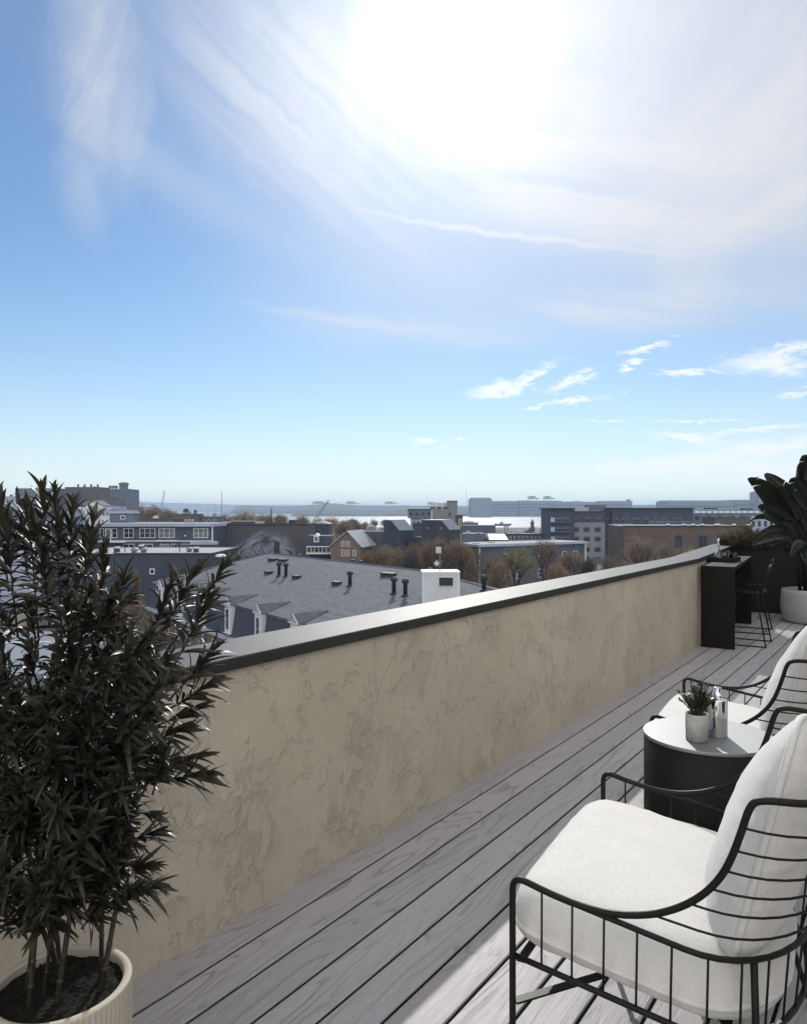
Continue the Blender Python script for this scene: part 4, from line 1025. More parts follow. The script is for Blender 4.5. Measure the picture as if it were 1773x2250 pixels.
def pole(label, px, pyt, pyb, v, r, mat='c_vent'): return boom('pole', label, 'pole', (px,pyb), (px,pyt), v, r, mat=mat)
pole('dark flue pole rising from the roof of the mural building', 596, 1116, 1150, 158, .18)
pole('tall dark utility pole in front of the grey house with white windows', 180.5, 1098, 1210, 122, .10)
pole('thin dark post standing at the near edge of the dark flat roof', 251.5, 1198, 1222, 109, .09)

# ---------------- hill on the left
def city_house(label, px0, px1, pyt, pyb, v, wall, d=9, rot=0., roof='flat', win=None, name='row_house', group=None, roofm='roof_tar', trim=None, rows=1, cols=3, wfr=.45, chim=0, cat='house', frame='white_trim', pane='pane', zb=None):
    u0, u1 = UC(px0, v), UC(px1, v); w = (u1-u0)/cos(rot); um = u0; zb = min(H((u0+u1)/2, v)-1, ZC(pyb, v)) if zb is None else zb; h = ZC(pyt, v)-zb
    t = croot(name, label, cat, um, v, rot, zb, group)
    if roof == 'flat': flatblock(t, w, d, h, wall, roofm, .22, trim, over=.12)
    else:
        rh = min(w, 9)*.28; h -= rh
        fix(MB().box(0, w, 0, d, 0, h).build('wall', M[wall], t))
        m = MB()
        if roof == 'gable': m.wedge([(0,h),(w,h),(w/2,h+rh)], 0, d); fix(m.build('gable', M[wall], t)); m = MB(); o_=.25; m.wedge([(-o_,h-.1),(w/2,h+rh+.02),(w+o_,h-.1),(w+o_,h+.1),(w/2,h+rh+.25),(-o_,h+.1)], -o_, d+o_)
        else: m.add([(-.2,-.2,h),(w+.2,-.2,h),(w+.2,d+.2,h),(-.2,d+.2,h),(-.0,d/2,h+rh),(w,d/2,h+rh)], [(0,1,5,4),(2,3,4,5),(1,2,5),(3,0,4),(3,2,1,0)])
        fix(m.build('roof', M[roofm], t))
    if win or rows:
        fh = min(3.2, h*.8/max(1, rows)) if rows else 3
        for r_ in range(rows):
            for c in range(cols):
                ww = w/cols*wfr; x = w*(c+.5)/cols-ww/2; zz = h-(r_+1)*fh+fh*.28; window(t, x, 0, zz, ww, fh*.52, 1 if ww < 1.3 else 2, 1, 0, frame, pane, .10)
    for k in range(chim): x = w*(.2+.6*k/max(1, chim-1)) if chim > 1 else w*.7; fix(MB().box(x-.35, x+.35, d*.5-.35, d*.5+.35, h+.1, h+1.7+(0 if roof == 'flat' else w*.1)).build('chimney', M['brick_red'], t))
    return t
city_house('long dark brown brick block on the hilltop behind the plant tips', 143, 216, 1071, 1100, 345, 'brick_dark', 14, rows=2, cols=12, wfr=.35, name='brick_block', cat='building', frame='c_mid', chim=4, trim='c_beige')
city_house('dark hilltop block at the far left with stepped roofline', 34, 128, 1074, 1102, 350, 'c_mid', 14, rows=3, cols=14, wfr=.35, name='hill_block', cat='building', frame='c_pale', chim=3)
t = city_house('blue-grey hilltop apartment block with a round corner tower', 216.5, 279, 1075, 1118, 430, 'c_mid', 20, rows=8, cols=9, wfr=.30, name='tower_block', cat='building', frame='c_mid', trim='c_pale')
w = UC(279,430)-UC(216.5,430); hh = ZC(1075,430)-t.location.z
m = MB(); m.lathe([(2.4,0),(2.4,hh+2.6),(3.0,hh+2.7),(3.0,hh+3.3),(2.3,hh+3.4),(2.2,hh+3.9),(.1,hh+4.1)], 20, (w-2.4,1.6,0)); fix(m.build('corner_tower', M['c_mid'], t))
fix(MB().box(4.2,8.2,4,8,hh+.6,hh+2.2).build('roof_unit', M['c_far'], t))
hill = [ # label, px0, px1, top, bottom, dist, wall, roof, roofmat, rows, cols
 ('pale blue hillside house with dormered roof at the foot of the tower block',215,262,1098,1116,300,'c_pale','hip','roof_tar',1,6),
 ('white hillside house with pitched roof left of the yellow hillside tree',188,226,1101,1118,280,'c_white','gable','roof_tar',1,4),
 ('small grey hillside house below the long brown hilltop block',150,190,1100,1118,290,'c_mid','hip','roof_tar',1,4),
 ('white house with tall windows half hidden behind the utility pole',181,214,1117,1138,235,'c_white','flat','roof_tar',1,4),
 ('pale low house right of the white house with tall windows',214.5,241,1120,1138,238,'c_pale','flat','roof_pale',1,3),
 ('beige gable house left of the utility pole',160,180,1116,1138,240,'c_beige','gable','roof_pale',1,2),
 ('white terrace house with dark doorways above the long grey roof, near the pole',182,212,1136,1156,190,'c_white','flat','roof_tar',1,4),
 ('white terrace house with dark bay openings left of the rooftop penthouse',212.5,240,1136,1156,192,'c_white','flat','roof_tar',1,3),
 ('white terrace house partly behind the plant tips',118,160,1131,1156,195,'c_pale','flat','roof_tar',1,5),
 ('grey terrace house just left of the utility pole above the long roof',160.5,181,1137,1156,188,'c_mid','flat','roof_pale',1,3),
 ('pale blue house at the far left edge with a horizontal roof band',-20,34,1092,1118,260,'c_pale','flat','roof_tar',1,5),
 ('dark hillside house at the far left behind the upper leaves',34.5,90,1100,1120,270,'c_mid','flat','roof_tar',1,6),
 ('white-windowed house at far left just above the long pale roof',-10,52,1122,1150,215,'c_grey','flat','roof_pale',2,5),
 ('slate-roofed house behind the plant stem at the left',53,117,1120,1150,218,'c_mid','hip','roof_tar',1,6),
 ('dark brick workshop with pale chimneys right of the orange tree',382,430,1131,1152,210,'brick_dark','flat','roof_tar',0,1),
 ('low pale shed row right of the dark brick workshop',430.5,476,1137,1152,215,'c_mid','flat','roof_pale',1,4),
 ('dark sawtooth rooftop row behind the long grey house',292,381,1141,1154,178,'brick_dark','flat','roof_tar',1,9)]
for lb, a, b, y0, y1, v, wl, rf, rm, rows, cols in hill: city_house(lb, a, b, y0, y1, v, wl, 8, 0, rf, name='hill_house' if v > 200 else 'row_house', group='houses on the left hillside', roofm=rm, rows=rows, cols=cols)

# ---------------- long blue-grey house with white windows
v = 140.; u0 = UC(120, v); t = croot('long_house', 'long two-storey blue-grey clapboard house with white-framed windows', 'house', u0, v)
X = lambda px, vv=140.: UC(px, vv)-u0
w = X(468); h = ZC(1157, v)-GZ
fix(MB().box(0, w, 0, 10, 0, h).build('wall', M['siding'], t))
fix(MB().box(-.4, w+.3, -.5, 10.5, h+.001, h+.55).build('roof_fascia', M['c_pale'], t)); fix(MB().box(-.1, w, -.2, 10.2, h+.552, h+.62).build('roof', M['roof_pale'], t))
Zp = lambda py: ZC(py, 140)-GZ
for a, b, n in ((220,229,1),(246,258,1),(272,294,2),(307,341.5,3),(349,384,3),(425,457.5,3)): window(t, X(a), 0, Zp(1182), X(b)-X(a), Zp(1160.5)-Zp(1182), n, 2, blind=.0, pane='pane_lit' if n == 3 and a > 340 else 'pane', ft=.11)
fix(MB().box(X(232), X(245), -.06, -.001, Zp(1188), Zp(1161)).build('door_frame', M['white_trim'], t)); fix(MB().box(X(234), X(243), -.075, -.061, Zp(1188), Zp(1163)).build('door', M['pane_lit'], t))
for a, b in ((271,296),(310,336),(352,360),(363,371),(376,388),(398,418),(432,444)): window(t, X(a), 0, Zp(1206), X(b)-X(a), Zp(1195)-Zp(1206), 2, 1, ft=.11)
m = MB(); m.box(0, w, -.10, -.001, Zp(1190), Zp(1187.6)); m.box(X(344), X(391), -.28, -.101, Zp(1190), Zp(1186.5)); m.box(X(465.5), w+.02, -.12, -.001, Zp(1187), h); m.box(X(222), X(278), -1.0, -.102, Zp(1192), Zp(1189.5)); fix(m.build('trim_band', M['white_trim'], t))
fix(MB().box(X(392), X(479), -1.6, -.105, Zp(1212), Zp(1196)).build('lower_wing', M['c_grey'], t)); fix(MB().box(X(424), X(480), -1.9, -.104, Zp(1195.8), Zp(1189)).build('porch_roof', M['c_pale'], t))
fix(MB().ball((X(407), -.1, Zp(1177.5)), .20).build('wall_lamp', M['white_trim'], t, True))
pe = croot('rooftop_cabin', 'small grey roof cabin with one white window on the long blue-grey house', 'roof cabin', UC(241,146), 146, 0, ZC(1157,140)+.63)
ww = UC(290,146)-UC(241,146); hz = ZC(1128,146)-pe.location.z
fix(MB().box(0, ww, 0, 3.5, 0, hz).build('wall', M['c_mid'], pe)); fix(MB().box(-.25, ww+.25, -.25, 3.7, hz+.001, hz+.35).build('roof', M['c_pale'], pe)); window(pe, UC(265,146)-UC(241,146), 0, hz*.35, .95, .75, 1, 1, ft=.13)
rr = random.Random(8)
for i, (px, lb) in enumerate(((408,'white vent stack on the long grey roof, leftmost of its cluster'),(416,'small white vent caps on the long grey roof near the workshop'),(423,'white vent stack on the long grey roof, rightmost of its cluster'))):
    o = croot('roof_vent', lb, 'vent', UC(px,141), 141, 0, ZC(1157,140)+.63, 'vents on the long grey roof'); m = MB(); m.lathe([(.12,0),(.12,.45),(.22,.5),(.22,.62),(.02,.7)], 10); fix(m.build('vent_pipe', M['tank'], o, True))
# its left wing with balconies
v = 122.; u0 = UC(-40, v); t = croot('left_wing_house', 'grey house at the left edge with balconies, seen through the plant', 'house', u0, v)
w = UC(132,v)-u0; h = ZC(1153,v)-GZ; Zq = lambda py: ZC(py, 122)-GZ
fix(MB().box(0, w, 0, 9, 0, h).build('wall', M['siding'], t)); fix(MB().box(-.3, w+.3, -.6, 9.4, h+.001, h+.5).build('roof_fascia', M['c_pale'], t))
for px in (-20, 6, 34, 62, 96): window(t, UC(px,v)-u0, 0, Zq(1192), 1.3, 1.9, 1, 2); window(t, UC(px,v)-u0, 0, Zq(1232), 1.2, 1.8, 1, 2)
for a, b in ((-36,8),(30,60)):
    m = MB(); x0, x1 = UC(a,v)-u0, UC(b,v)-u0; m.box(x0, x1, -1.4, -.002, Zq(1196.5), Zq(1194)); m.box(x0, x1, -1.4, -1.34, Zq(1179), Zq(1178))
    n = 14
    for i in range(n+1): x = x0+(x1-x0-.04)*i/n; m.box(x, x+.04, -1.39, -1.35, Zq(1194)+.001, Zq(1179)-.001)
    fix(m.build('balcony', M['c_vent'], t))
fix(MB().box(0, w*.85, -2.5, -.004, Zq(1320), Zq(1203)).build('lower_storey', M['c_pale'], t))
for px in (6,26,45,70): window(t, UC(px,v)-u0, -2.5, Zq(1222), .8, 1.4, 1, 2, frame='c_dark')

# ---------------- dark flat-roofed building in front of it
v = 110.; u0 = UC(140, v); t = croot('flat_roof_hall', 'dark plain-walled building with a pale gravel flat roof', 'building', u0, v)
w = UC(466,v)-u0; h = ZC(1218,v)-GZ; zr = h+.13
m = MB(); m.box(0, w, 0, 17.5, 0, h); fix(m.build('wall', M['c_slate'], t))
m = MB(); m.box(-.1,w+.1,-.1,.3,h+.001,h+.2); m.box(-.1,w+.1,17.2,17.6,h+.001,h+.2); m.box(-.1,.3,.301,17.199,h+.001,h+.2); m.box(w-.3,w+.1,.301,17.199,h+.001,h+.2); fix(m.build('parapet', M['c_vent'], t))
fix(MB().box(.31,w-.31,.31,17.19,h+.002,zr).build('roof', M['roof_pale'], t))
Zh = lambda py: ZC(py,110)-GZ
window(t, UC(329,v)-u0, 0, Zh(1262), .75, .85, 1, 1, ft=.14)
for px in (372,392,414,436): fix(MB().box(UC(px,v)-u0, UC(px,v)-u0+.7, -.03, -.001, Zh(1280), Zh(1250)).build('window', M['pane'], t))
def roof_unit(px, py, v, zt, label, kind, s=1.):
    o = croot('roof_vent', label, 'vent', UC(px,v), v, 0, zt, 'vents on the pale flat roof'); m = MB()
    if kind == 'cap': m.lathe([(.25*s,0),(.25*s,.35*s),(.5*s,.42*s),(.52*s,.6*s),(.3*s,.75*s),(.02,.8*s)], 14); fix(m.build('vent_cap', M['tank'], o, True))
    elif kind == 'fan': m.lathe([(.42*s,0),(.42*s,.3*s),(.6*s,.42*s),(.6*s,.55*s),(.35*s,.8*s),(.02,.85*s)], 14); fix(m.build('fan_housing', M['mast'], o, True))
    elif kind == 'box': m.bbox(-.35*s,.35*s,-.35*s,.35*s,0,.55*s,.03); fix(m.build('vent_box', M['c_vent'], o)); fix(MB().bbox(-.42*s,.42*s,-.42*s,.42*s,.551*s,.85*s,.05).build('lid', M['tank'], o))
    else: m.lathe([(.07,0),(.07,.6*s)], 8); fix(m.build('vent_pipe', M['c_vent'], o, True))
zz = GZ+zr
for px, vv, lb, k, s in ((257,113,'white-lidded vent box at the left of the pale flat roof','box',1),(295,112,'round dark fan housing, nearer left of the three grouped on the pale roof','fan',.9),(311,121,'white-capped vent, farthest of the three grouped on the pale roof','box',.9),(316,112.5,'round fan housing, right of the three grouped on the pale roof','fan',.9),(416,114,'domed fan near the right end of the pale flat roof','fan',.85),(431,113,'white-lidded vent box at the right end of the pale flat roof','box',.95),(275,114,'thin dark vent pipe at the left part of the pale flat roof','pipe',1.3),(395,113.5,'thin dark vent pipe left of the domed fan','pipe',1.2)): roof_unit(px, 0, vv, zz, lb, k, s)

# ---------------- mural building
def m_mural():
    m, nt, b = newmat('painted mural wall'); g = G(nt); co = g.obj(); x, y, z = g.xyz(co)
    X0 = 9.2; Z0 = 3.5
    dx = g.math('DIVIDE', g.math('SUBTRACT', x, X0), 8.2); dz = g.math('DIVIDE', g.math('SUBTRACT', z, Z0), 8.2)
    nz_ = g.noise(co, .42, 3, .5, out=1); wv = g.vmath('ADD', g.comb(dx, 0., dz), g.vmath('MULTIPLY', g.vmath('SUBTRACT', nz_, (.5,.5,.5)), (.28,.28,.28)))
    wx, wy, wz = g.xyz(wv); rad = g.math('SQRT', g.math('ADD', g.math('MULTIPLY', wx, wx), g.math('MULTIPLY', wz, wz))); an = g.math('ARCTAN2', wz, wx)
    arch = g.noise(g.comb(g.math('MULTIPLY', rad, 15.), g.math('MULTIPLY', an, 1.6)), 1., 5, .6, .6)
    rock = g.noise(g.map(co, (1,1,1)), .95, 5, .62, 2.6)
    inner = g.mr(g.math('ABSOLUTE', rad), .56, .64, 1, 0); outer = g.mr(g.math('ADD', rad, g.math('MULTIPLY', arch, .25)), .90, 1.15, 1, 0, 'SMOOTHSTEP')
    pat = g.mix(inner, g.mr(arch, .40, .60), g.mr(rock, .38, .60)); 
    mp_ = g.n('ShaderNodeSeparateColor'); g.put(mp_, 0, pat); p = mp_.outputs[0]
    c = g.mix(p, (.042,.054,.082), (.29,.31,.385)); base = g.mix(g.mr(g.noise(co, .5, 4, .6), .4, .7), (.082,.076,.082), (.062,.066,.080))
    blue = g.mr(g.math('ABSOLUTE', rad), 1.0, .85, 0, 1); hi = g.mr(arch, .62, .70, 0, .5)
    c = g.mix(g.math('MULTIPLY', hi, inner), c, (.25,.26,.32))
    g.put(b, 'Base Color', g.mix(outer, base, c)); b.inputs['Roughness'].default_value = .85; return m
v = 150.; u0 = UC(480, v); t = croot('mural_building', 'flat-topped brick building with a grey painted rock arch mural', 'building', u0, v); w = UC(676,v)-u0; h = ZC(1153.5,v)-GZ
fix(MB().box(0, w, 0, 12, 0, h).build('wall', m_mural(), t))
m = MB(); m.box(-.15,w+.15,-.15,.35,h+.001,h+.3); m.box(-.15,w+.15,11.7,12.15,h+.001,h+.3); m.box(-.15,.3,.351,11.699,h+.001,h+.3); m.box(w-.3,w+.15,.351,11.699,h+.001,h+.3); fix(m.build('parapet', M['c_vent'], t))
fix(MB().box(.31,w-.31,.36,11.69,h+.002,h+.1).build('roof', M['roof_tar'], t)); Zm = lambda py: ZC(py,150)-GZ
fix(MB().box(UC(602,v)-u0, UC(614.5,v)-u0, -.05, -.001, Zm(1222), Zm(1190)).build('doorway', M['c_vent'], t))
for (a, b, y0, y1, mt) in ((507,566,1146.3,1149,'roof_pale'),(506,565,1149.2,1153,'c_dark'),(559,575,1147,1152,'tank'),(598,632,1149.5,1152,'roof_pale')): fix(MB().box(UC(a,157)-u0, UC(b,157)-u0, 6, 9.5, h+.12, max(h+.3, ZC(y0,157)-GZ)).build('roof_unit', M[mt], t)) if False else None
for i, (a, b, y0, lb, mt) in enumerate(((507,556,1146,'long low rooftop shed with a pale top on the mural building','c_dark'),(560,576,1147,'small white rooftop box on the mural building','tank'),(634,639,1143,'left dark rooftop box of a pair at the right of the mural roof','c_vent'),(642,648,1143,'right dark rooftop box of a pair at the right of the mural roof','c_vent'))):
    o = croot('roof_shed', lb, 'roof unit', UC(a,155), 155, 0, GZ+h+.12); x1 = UC(b,155)-UC(a,155); hh = ZC(y0,155)-GZ-h-.12
    fix(MB().box(0,x1,0,2.5,0,hh).build('wall', M[mt], o)); fix(MB().box(-.1,x1+.1,-.1,2.6,hh+.001,hh+.12).build('roof', M['roof_pale'], o))

# ---------------- small buildings right of the mural
v = 165.; t = croot('round_topped_house', 'dark block with a curved pale roof behind the brick gable house', 'house', UC(676.5,v), v); w = UC(722,v)-UC(676.5,v); h = ZC(1151.5,v)-GZ
fix(MB().box(0,w,0,8,0,h).build('wall', M['c_dark'], t)); m = MB(); n = 10; pr = [(w*i/n, h+.02+.55*sin(pi*i/n)) for i in range(n+1)]; m.wedge([(w+.2,h+.005)]+[(x if 0<x<w else (x-.2 if x == 0 else x+.2), z) for x, z in reversed(pr)]+[(-.2,h+.005)], -.3, 8.2); fix(m.build('roof', M['roof_pale'], t))
window(t, 1.6, 0, h-3.1, 1., 1.9, 2, 1, frame='c_mid')
v = 138.; u0 = UC(726.5, v); t = croot('brick_gable_house', 'small red-brown brick gable house with white windows and a pale blue-grey roof', 'house', u0, v, radians(-14)); Zg = lambda py: ZC(py,138)-GZ
w = (UC(793,v)-u0)/cos(radians(14)); he = Zg(1200.5); ha = Zg(1168); ax = w*.56
fix(MB().wedge([(0,0),(w,0),(w,he),(ax,ha),(0,he)], 0, 9).build('wall', M['brick_red'], t))
o_ = .3; m = MB(); m.wedge([(-o_*1.2,he-.25),(-o_*1.2,he-.07),(ax,ha+.2),(ax,ha+.01)], -o_, 9.3); fix(m.build('roof_slope', M['roof_metal'], t)); m = MB(); m.wedge([(w+o_*1.2,he-.25),(ax+.001,ha+.01),(ax+.001,ha+.2),(w+o_*1.2,he-.07)], -o_, 9.3); fix(m.build('roof_slope', M['roof_metal'], t))
for a, b, y0, y1 in ((750,757.5,1189,1200.5),(761.5,769,1189,1200.5),(750.5,758,1208,1221.5),(761,768,1208,1221.5),(776,783.5,1208,1221)): window(t, (a-726.5)/66.5*w, 0, Zg(y1), (b-a)/66.5*w, Zg(y0)-Zg(y1), 1, 2, pane='pane_lit', ft=.10)
fix(MB().box(ax-1.3,ax-.95,3.5,4.0,ha-1.2,ha+.9).build('chimney', M['brick_dark'], t)); fix(MB().box(1.2,2.1,1.5,2.6,he+.1,he+1.5).build('dormer', M['roof_metal'], t)); 
v = 140.; u0 = UC(676, v); t = croot('mansard_wing', 'dark low mansard house with one white dormer and a white porch', 'house', u0, v+1.5); w = UC(725,v)-u0
fix(MB().box(0,w,0,6,0,Zg(1198)).build('wall', M['c_dark'], t)); fix(MB().box(-.1,w,-.1,6,Zg(1198)+.001,Zg(1179)).build('mansard', M['c_slate'], t))
m = MB(); dx = UC(687.5,v)-u0; m.wedge([(dx,Zg(1193)),(dx+.95,Zg(1193)),(dx+.95,Zg(1179)),(dx+.475,Zg(1173)),(dx,Zg(1179))], -.5, 3); fix(m.build('dormer', M['white_trim'], t)); fix(MB().box(dx+.2,dx+.42,-.53,-.501,Zg(1191),Zg(1181)).build('pane', M['pane'], t)); fix(MB().box(dx+.53,dx+.75,-.53,-.501,Zg(1191),Zg(1181)).build('pane', M['pane'], t))
m = MB(); m.box(-.3,w+.2,-1.8,-.101,Zg(1219),Zg(1215.5)); 
for i in range(7): x = -.2+(w+.2)*i/6; m.box(x,x+.1,-1.75,-1.65,Zg(1215.4),Zg(1203.5))
m.box(-.3,w+.2,-1.8,-.101,Zg(1203.4),Zg(1202)); fix(m.build('porch', M['white_trim'], t)); 
for i in range(3): window(t, .5+1.25*i, 0, Zg(1214), .7, 1.0, 1, 2)

# ---------------- dark blocks with sloped glazing
rot = radians(-38); bx2 = Vector((cos(rot), sin(rot))); by2 = Vector((-sin(rot), cos(rot)))
def sky_house(label, pxc, v, W1, D1, pyt, pyl, slope_w, flat_w, pyb=None):
    """near corner at pxc; face 1 runs back to the left, face 2 back to the right"""
    uc = UC(pxc, v); t = croot('glazed_slope_house', label, 'house', uc-bx2.x*W1, v-bx2.y*W1, rot); zt = ZC(pyt, v)-GZ; zl = ZC(pyl, v)-GZ
    fix(MB().wedge([(0,0),(W1,0),(W1,zl),(W1-slope_w,zt),(0,zt)], 0, D1).build('wall', M['c_slate'], t))
    d = .12; m = MB(); a = Vector((W1+.1, zl-.05)); b = Vector((W1-slope_w, zt+.02)); n_ = Vector((b.y-a.y, a.x-b.x)).normalized()*-1
    n_ = n_ if n_.y > 0 else -n_
    m.add([(a.x,-.15,a.y),(b.x,-.15,b.y),(b.x,D1+.15,b.y),(a.x,D1+.15,a.y)]+[(p.x+n_.x*d, y, p.y+n_.y*d) for p, y in ((a,-.15),(b,-.15),(b,D1+.15),(a,D1+.15))], [(0,1,2,3),(7,6,5,4),(0,4,5,1),(1,5,6,2),(2,6,7,3),(3,7,4,0)]); fix(m.build('sloped_glazing', M['skylight'], t))
    fix(MB().box(-.1, W1-slope_w-.01, -.1, D1+.1, zt+.005, zt+.16).build('roof', M['roof_metal'], t)); return t, zt, zl
t1, zt, zl = sky_house('dark house with a single pale sloped glazing, left of the wider one', 877, 135, 3.6, 3.9, 1144, 1166, 1.9, 0)
window(t1, 3.6, 1.4, zl-2.9, .9, 1.3, 1, 1, radians(90), frame='c_dark')
fix(MB().box(3.61,6.5,3.95,9,0,zl-1.2).build('link_wall', M['c_dark'], t1))
t2, zt, zl = sky_house('wider dark house with a pale sloped glazing beneath the beige tower', 987, 133, 6.2, 3.3, 1144, 1164.5, 1.7, 0)
for x in (1.1,4.0): fix(MB().box(x,x+.7,-.04,-.001,zt-1.6,zt-1.2).build('window', M['pane_lit'], t2))
t3 = city_house('low grey house wall with narrow dark windows left of the sloped glazing', 798, 848, 1169, 1250, 146, 'c_grey', 5, name='low_house', rows=1, cols=3, wfr=.16, trim='roof_pale', frame='c_dark')
fix(MB().box(3.2,3.9,2,2.8,ZC(1169,146)-t3.location.z+.3,ZC(1160,146)-t3.location.z).build('chimney', M['c_beige'], t3))
city_house('narrow brown brick slab behind the right sloped glazing', 1004, 1016, 1134, 1230, 158, 'brick', 6, name='brick_slab', rows=2, cols=1, wfr=.4, trim='c_dark')
city_house('dark connecting house between the two sloped glazings', 906, 938, 1152, 1240, 150, 'c_dark', 6, name='low_house', rows=2, cols=2, wfr=.35, frame='c_mid')

# ---------------- beige factory house with tower and roof tanks
v = 200.; u0 = UC(896, v); t = croot('beige_tower_house', 'beige four-storey house with a square tower and white roof tanks', 'building', u0, v); Xb = lambda px: UC(px,200)-u0; Zb = lambda py: ZC(py,200)-GZ
fix(MB().box(0, Xb(948), 0, 9, Zb(1139), Zb(1120)).build('upper_wall', M['c_mid'], t)); fix(MB().box(Xb(902), Xb(948), .6, 9, 0, Zb(1139.05)).build('lower_wall', M['c_pale'], t)); fix(MB().box(Xb(948)+.002, Xb(1004), .1, 9, 0, Zb(1118.5)).build('wall', M['c_beige'], t))
fix(MB().box(Xb(946.8), Xb(949), -.12, .09, 0, Zb(1119)).build('corner_trim', M['white_trim'], t)); fix(MB().box(-.2, Xb(948), -.2, 9.2, Zb(1120)+.001, Zb(1118.6)).build('parapet', M['c_vent'], t))
fix(MB().box(Xb(983.5), Xb(1004)+.05, .0, 5, Zb(1118.4), Zb(1101.5)).build('tower', M['c_beige'], t)); fix(MB().box(Xb(983), Xb(1004.5)+.05, -.1, 5.1, Zb(1101.4), Zb(1100)).build('tower_coping', M['c_brown'], t))
for a in (899,912,925,938.5): window(t, Xb(a), 0, Zb(1132.5), .85, .85, 1, 1, frame='c_mid')
for a in (906,916,926): window(t, Xb(a), .6, Zb(1151.5), .75, .85, 1, 1)
window(t, Xb(985.5), .1, Zb(1135), .6, 1.1, 1, 1, frame='c_mid')
for i, (a, b, lb) in enumerate(((944.5,957,'leftmost white roof tank beside the beige tower'),(958.5,970.5,'middle white roof tank beside the beige tower'),(972.5,982.5,'rightmost white roof tank against the beige tower'))):
    o = croot('roof_tank', lb, 'tank', UC(a,203), 203, 0, GZ+Zb(1118.5)+.01 if False else ZC(1118.4,200)+.01, 'white tanks on the beige house'); x1 = UC(b,203)-UC(a,203); hz = ZC(1104.5,203)-o.location.z
    fix(MB().bbox(0,x1,0,1.6,.5,hz,.06).build('tank_body', M['tank'], o)); fix(MB().box(.1,x1-.1,.1,1.5,0,.499).build('plinth', M['c_brown'], o))

# ---------------- low flat-roofed house with a corner towards us
rot = radians(32); t = croot('pale_roof_house', 'low blue-grey house with a wide white flat roof among the trees', 'house', UC(1052,140), 140, rot); h = ZC(1202,140)-GZ
fix(MB().box(0,27.5,0,9,0,h).build('wall', M['c_grey'], t)); fix(MB().box(-.4,27.9,-.4,9.4,h+.001,h+.42).build('roof_edge', M['c_pale'], t)); fix(MB().box(-.3,27.8,-.3,9.3,h+.421,h+.47).build('roof', M['roof_pale'], t))
fix(MB().box(-.10,.12,-.12,-.001,0,h).build('downpipe', M['white_trim'], t)); fix(MB().box(27.2,27.6,-.14,-.001,0,h).build('corner_board', M['white_trim'], t))
for x in (6,9,14.5,17.5,21,24): window(t, x, 0, h-3.1, 1.2, 1.7, 1, 2, ft=.13)
for x in (6,9,14.5,21): window(t, x, 0, h-6.4, 1.2, 1.7, 1, 2, ft=.13)
for i, (x, y, lb) in enumerate(((1.9,3.5,'dark round hatch at the left of the white flat roof'),(6.5,4.5,'second dark hatch on the white flat roof'))):
    p = to_w(UC(1052,140)+cos(rot)*x-sin(rot)*y, 140+sin(rot)*x+cos(rot)*y, GZ+h+.471); o = thing('roof_hatch', lb, 'hatch', p, A+rot); fix(MB().lathe([(.7,0),(.7,.12),(.1,.16)],14).build('hatch_lid', M['c_vent'], o))
city_house('pale low shed with a hipped roof by the pier', 1076, 1114, 1175, 1192, 215, 'c_mid', 12, name='hip_shed', roof='hip', roofm='roof_metal', rows=0)
city_house('long low pale shed behind the white flat roof', 1014, 1066, 1174, 1192, 225, 'c_mid', 12, name='long_shed', roofm='roof_pale', rows=0)
city_house('dark low shed row beyond the hipped shed', 1116, 1190, 1174, 1190, 240, 'c_dark', 10, name='long_shed', roofm='roof_pale', rows=1, cols=8)
# pier, barge, small clock tower
for lb, a, b, y0, v, hh in (('dark pier shed at the water left of the barge', 1016, 1050, 1150, 560, 3.5), ('long dark boathouse on the pier', 1016, 1088, 1156, 500, 2.5)):
    o = croot('pier_shed', lb, 'shed', UC(a,v), v, 0, -17.5); x1 = UC(b,v)-UC(a,v); hz = ZC(y0,v)+17.5; fix(MB().box(0,x1,0,20,0,hz).build('wall', M['c_dark'], o)); fix(MB().box(-.4,x1+.4,-.4,20.4,hz+.01,hz+.5).build('roof', M['c_grey'], o))
for lb, a, b, y0, v in (('small white boat canopy at the marina, farther one',1018,1041,1146.5,640),('small white boat canopy at the marina, nearer one',1022,1047,1152.5,575)):
    o = croot('boat_canopy', lb, 'canopy', UC(a,v), v, 0, -17.2, 'white canopies at the marina'); x1 = UC(b,v)-UC(a,v); hz = ZC(y0,v)+17.2; fix(MB().wedge([(0,hz),(x1,hz),(x1*.8,hz+.7),(x1*.2,hz+.7)],0,8).build('canopy', M['c_white'], o)); fix(MB().box(.3,x1-.3,1,7,0,hz-.01).build('hull', M['c_dark'], o))
v = 860.; o = croot('barge', 'long low dark barge lying on the glittering harbour', 'boat', UC(1086,v), v, 0, -17.4); L_ = UC(1124,v)-UC(1086,v)
fix(MB().wedge([(1,0),(L_-2,0),(L_,3.2),(L_-3,2.8),(0,2.8)],0,8).build('hull', M['brick_dark'], o)); fix(MB().box(L_*.35,L_*.5,2,6,2.81,4.6).build('cabin', M['c_mid'], o)); fix(MB().tube([(L_*.42,4,4.6),(L_*.42,4,8)],.2,6).build('mast', M['mast'], o))
v = 700.; o = croot('long_barge', 'dark moored hulls left of the barge on the harbour', 'boat', UC(1030,v), v, 0, -17.4); L_ = UC(1084,v)-UC(1030,v)
fix(MB().wedge([(1,0),(L_-2,0),(L_,2.6),(0,2.2)],0,8).build('hull', M['c_dark'], o)); fix(MB().box(L_*.1,L_*.4,2,6,2.21,3.6).build('cabin', M['c_mid'], o))
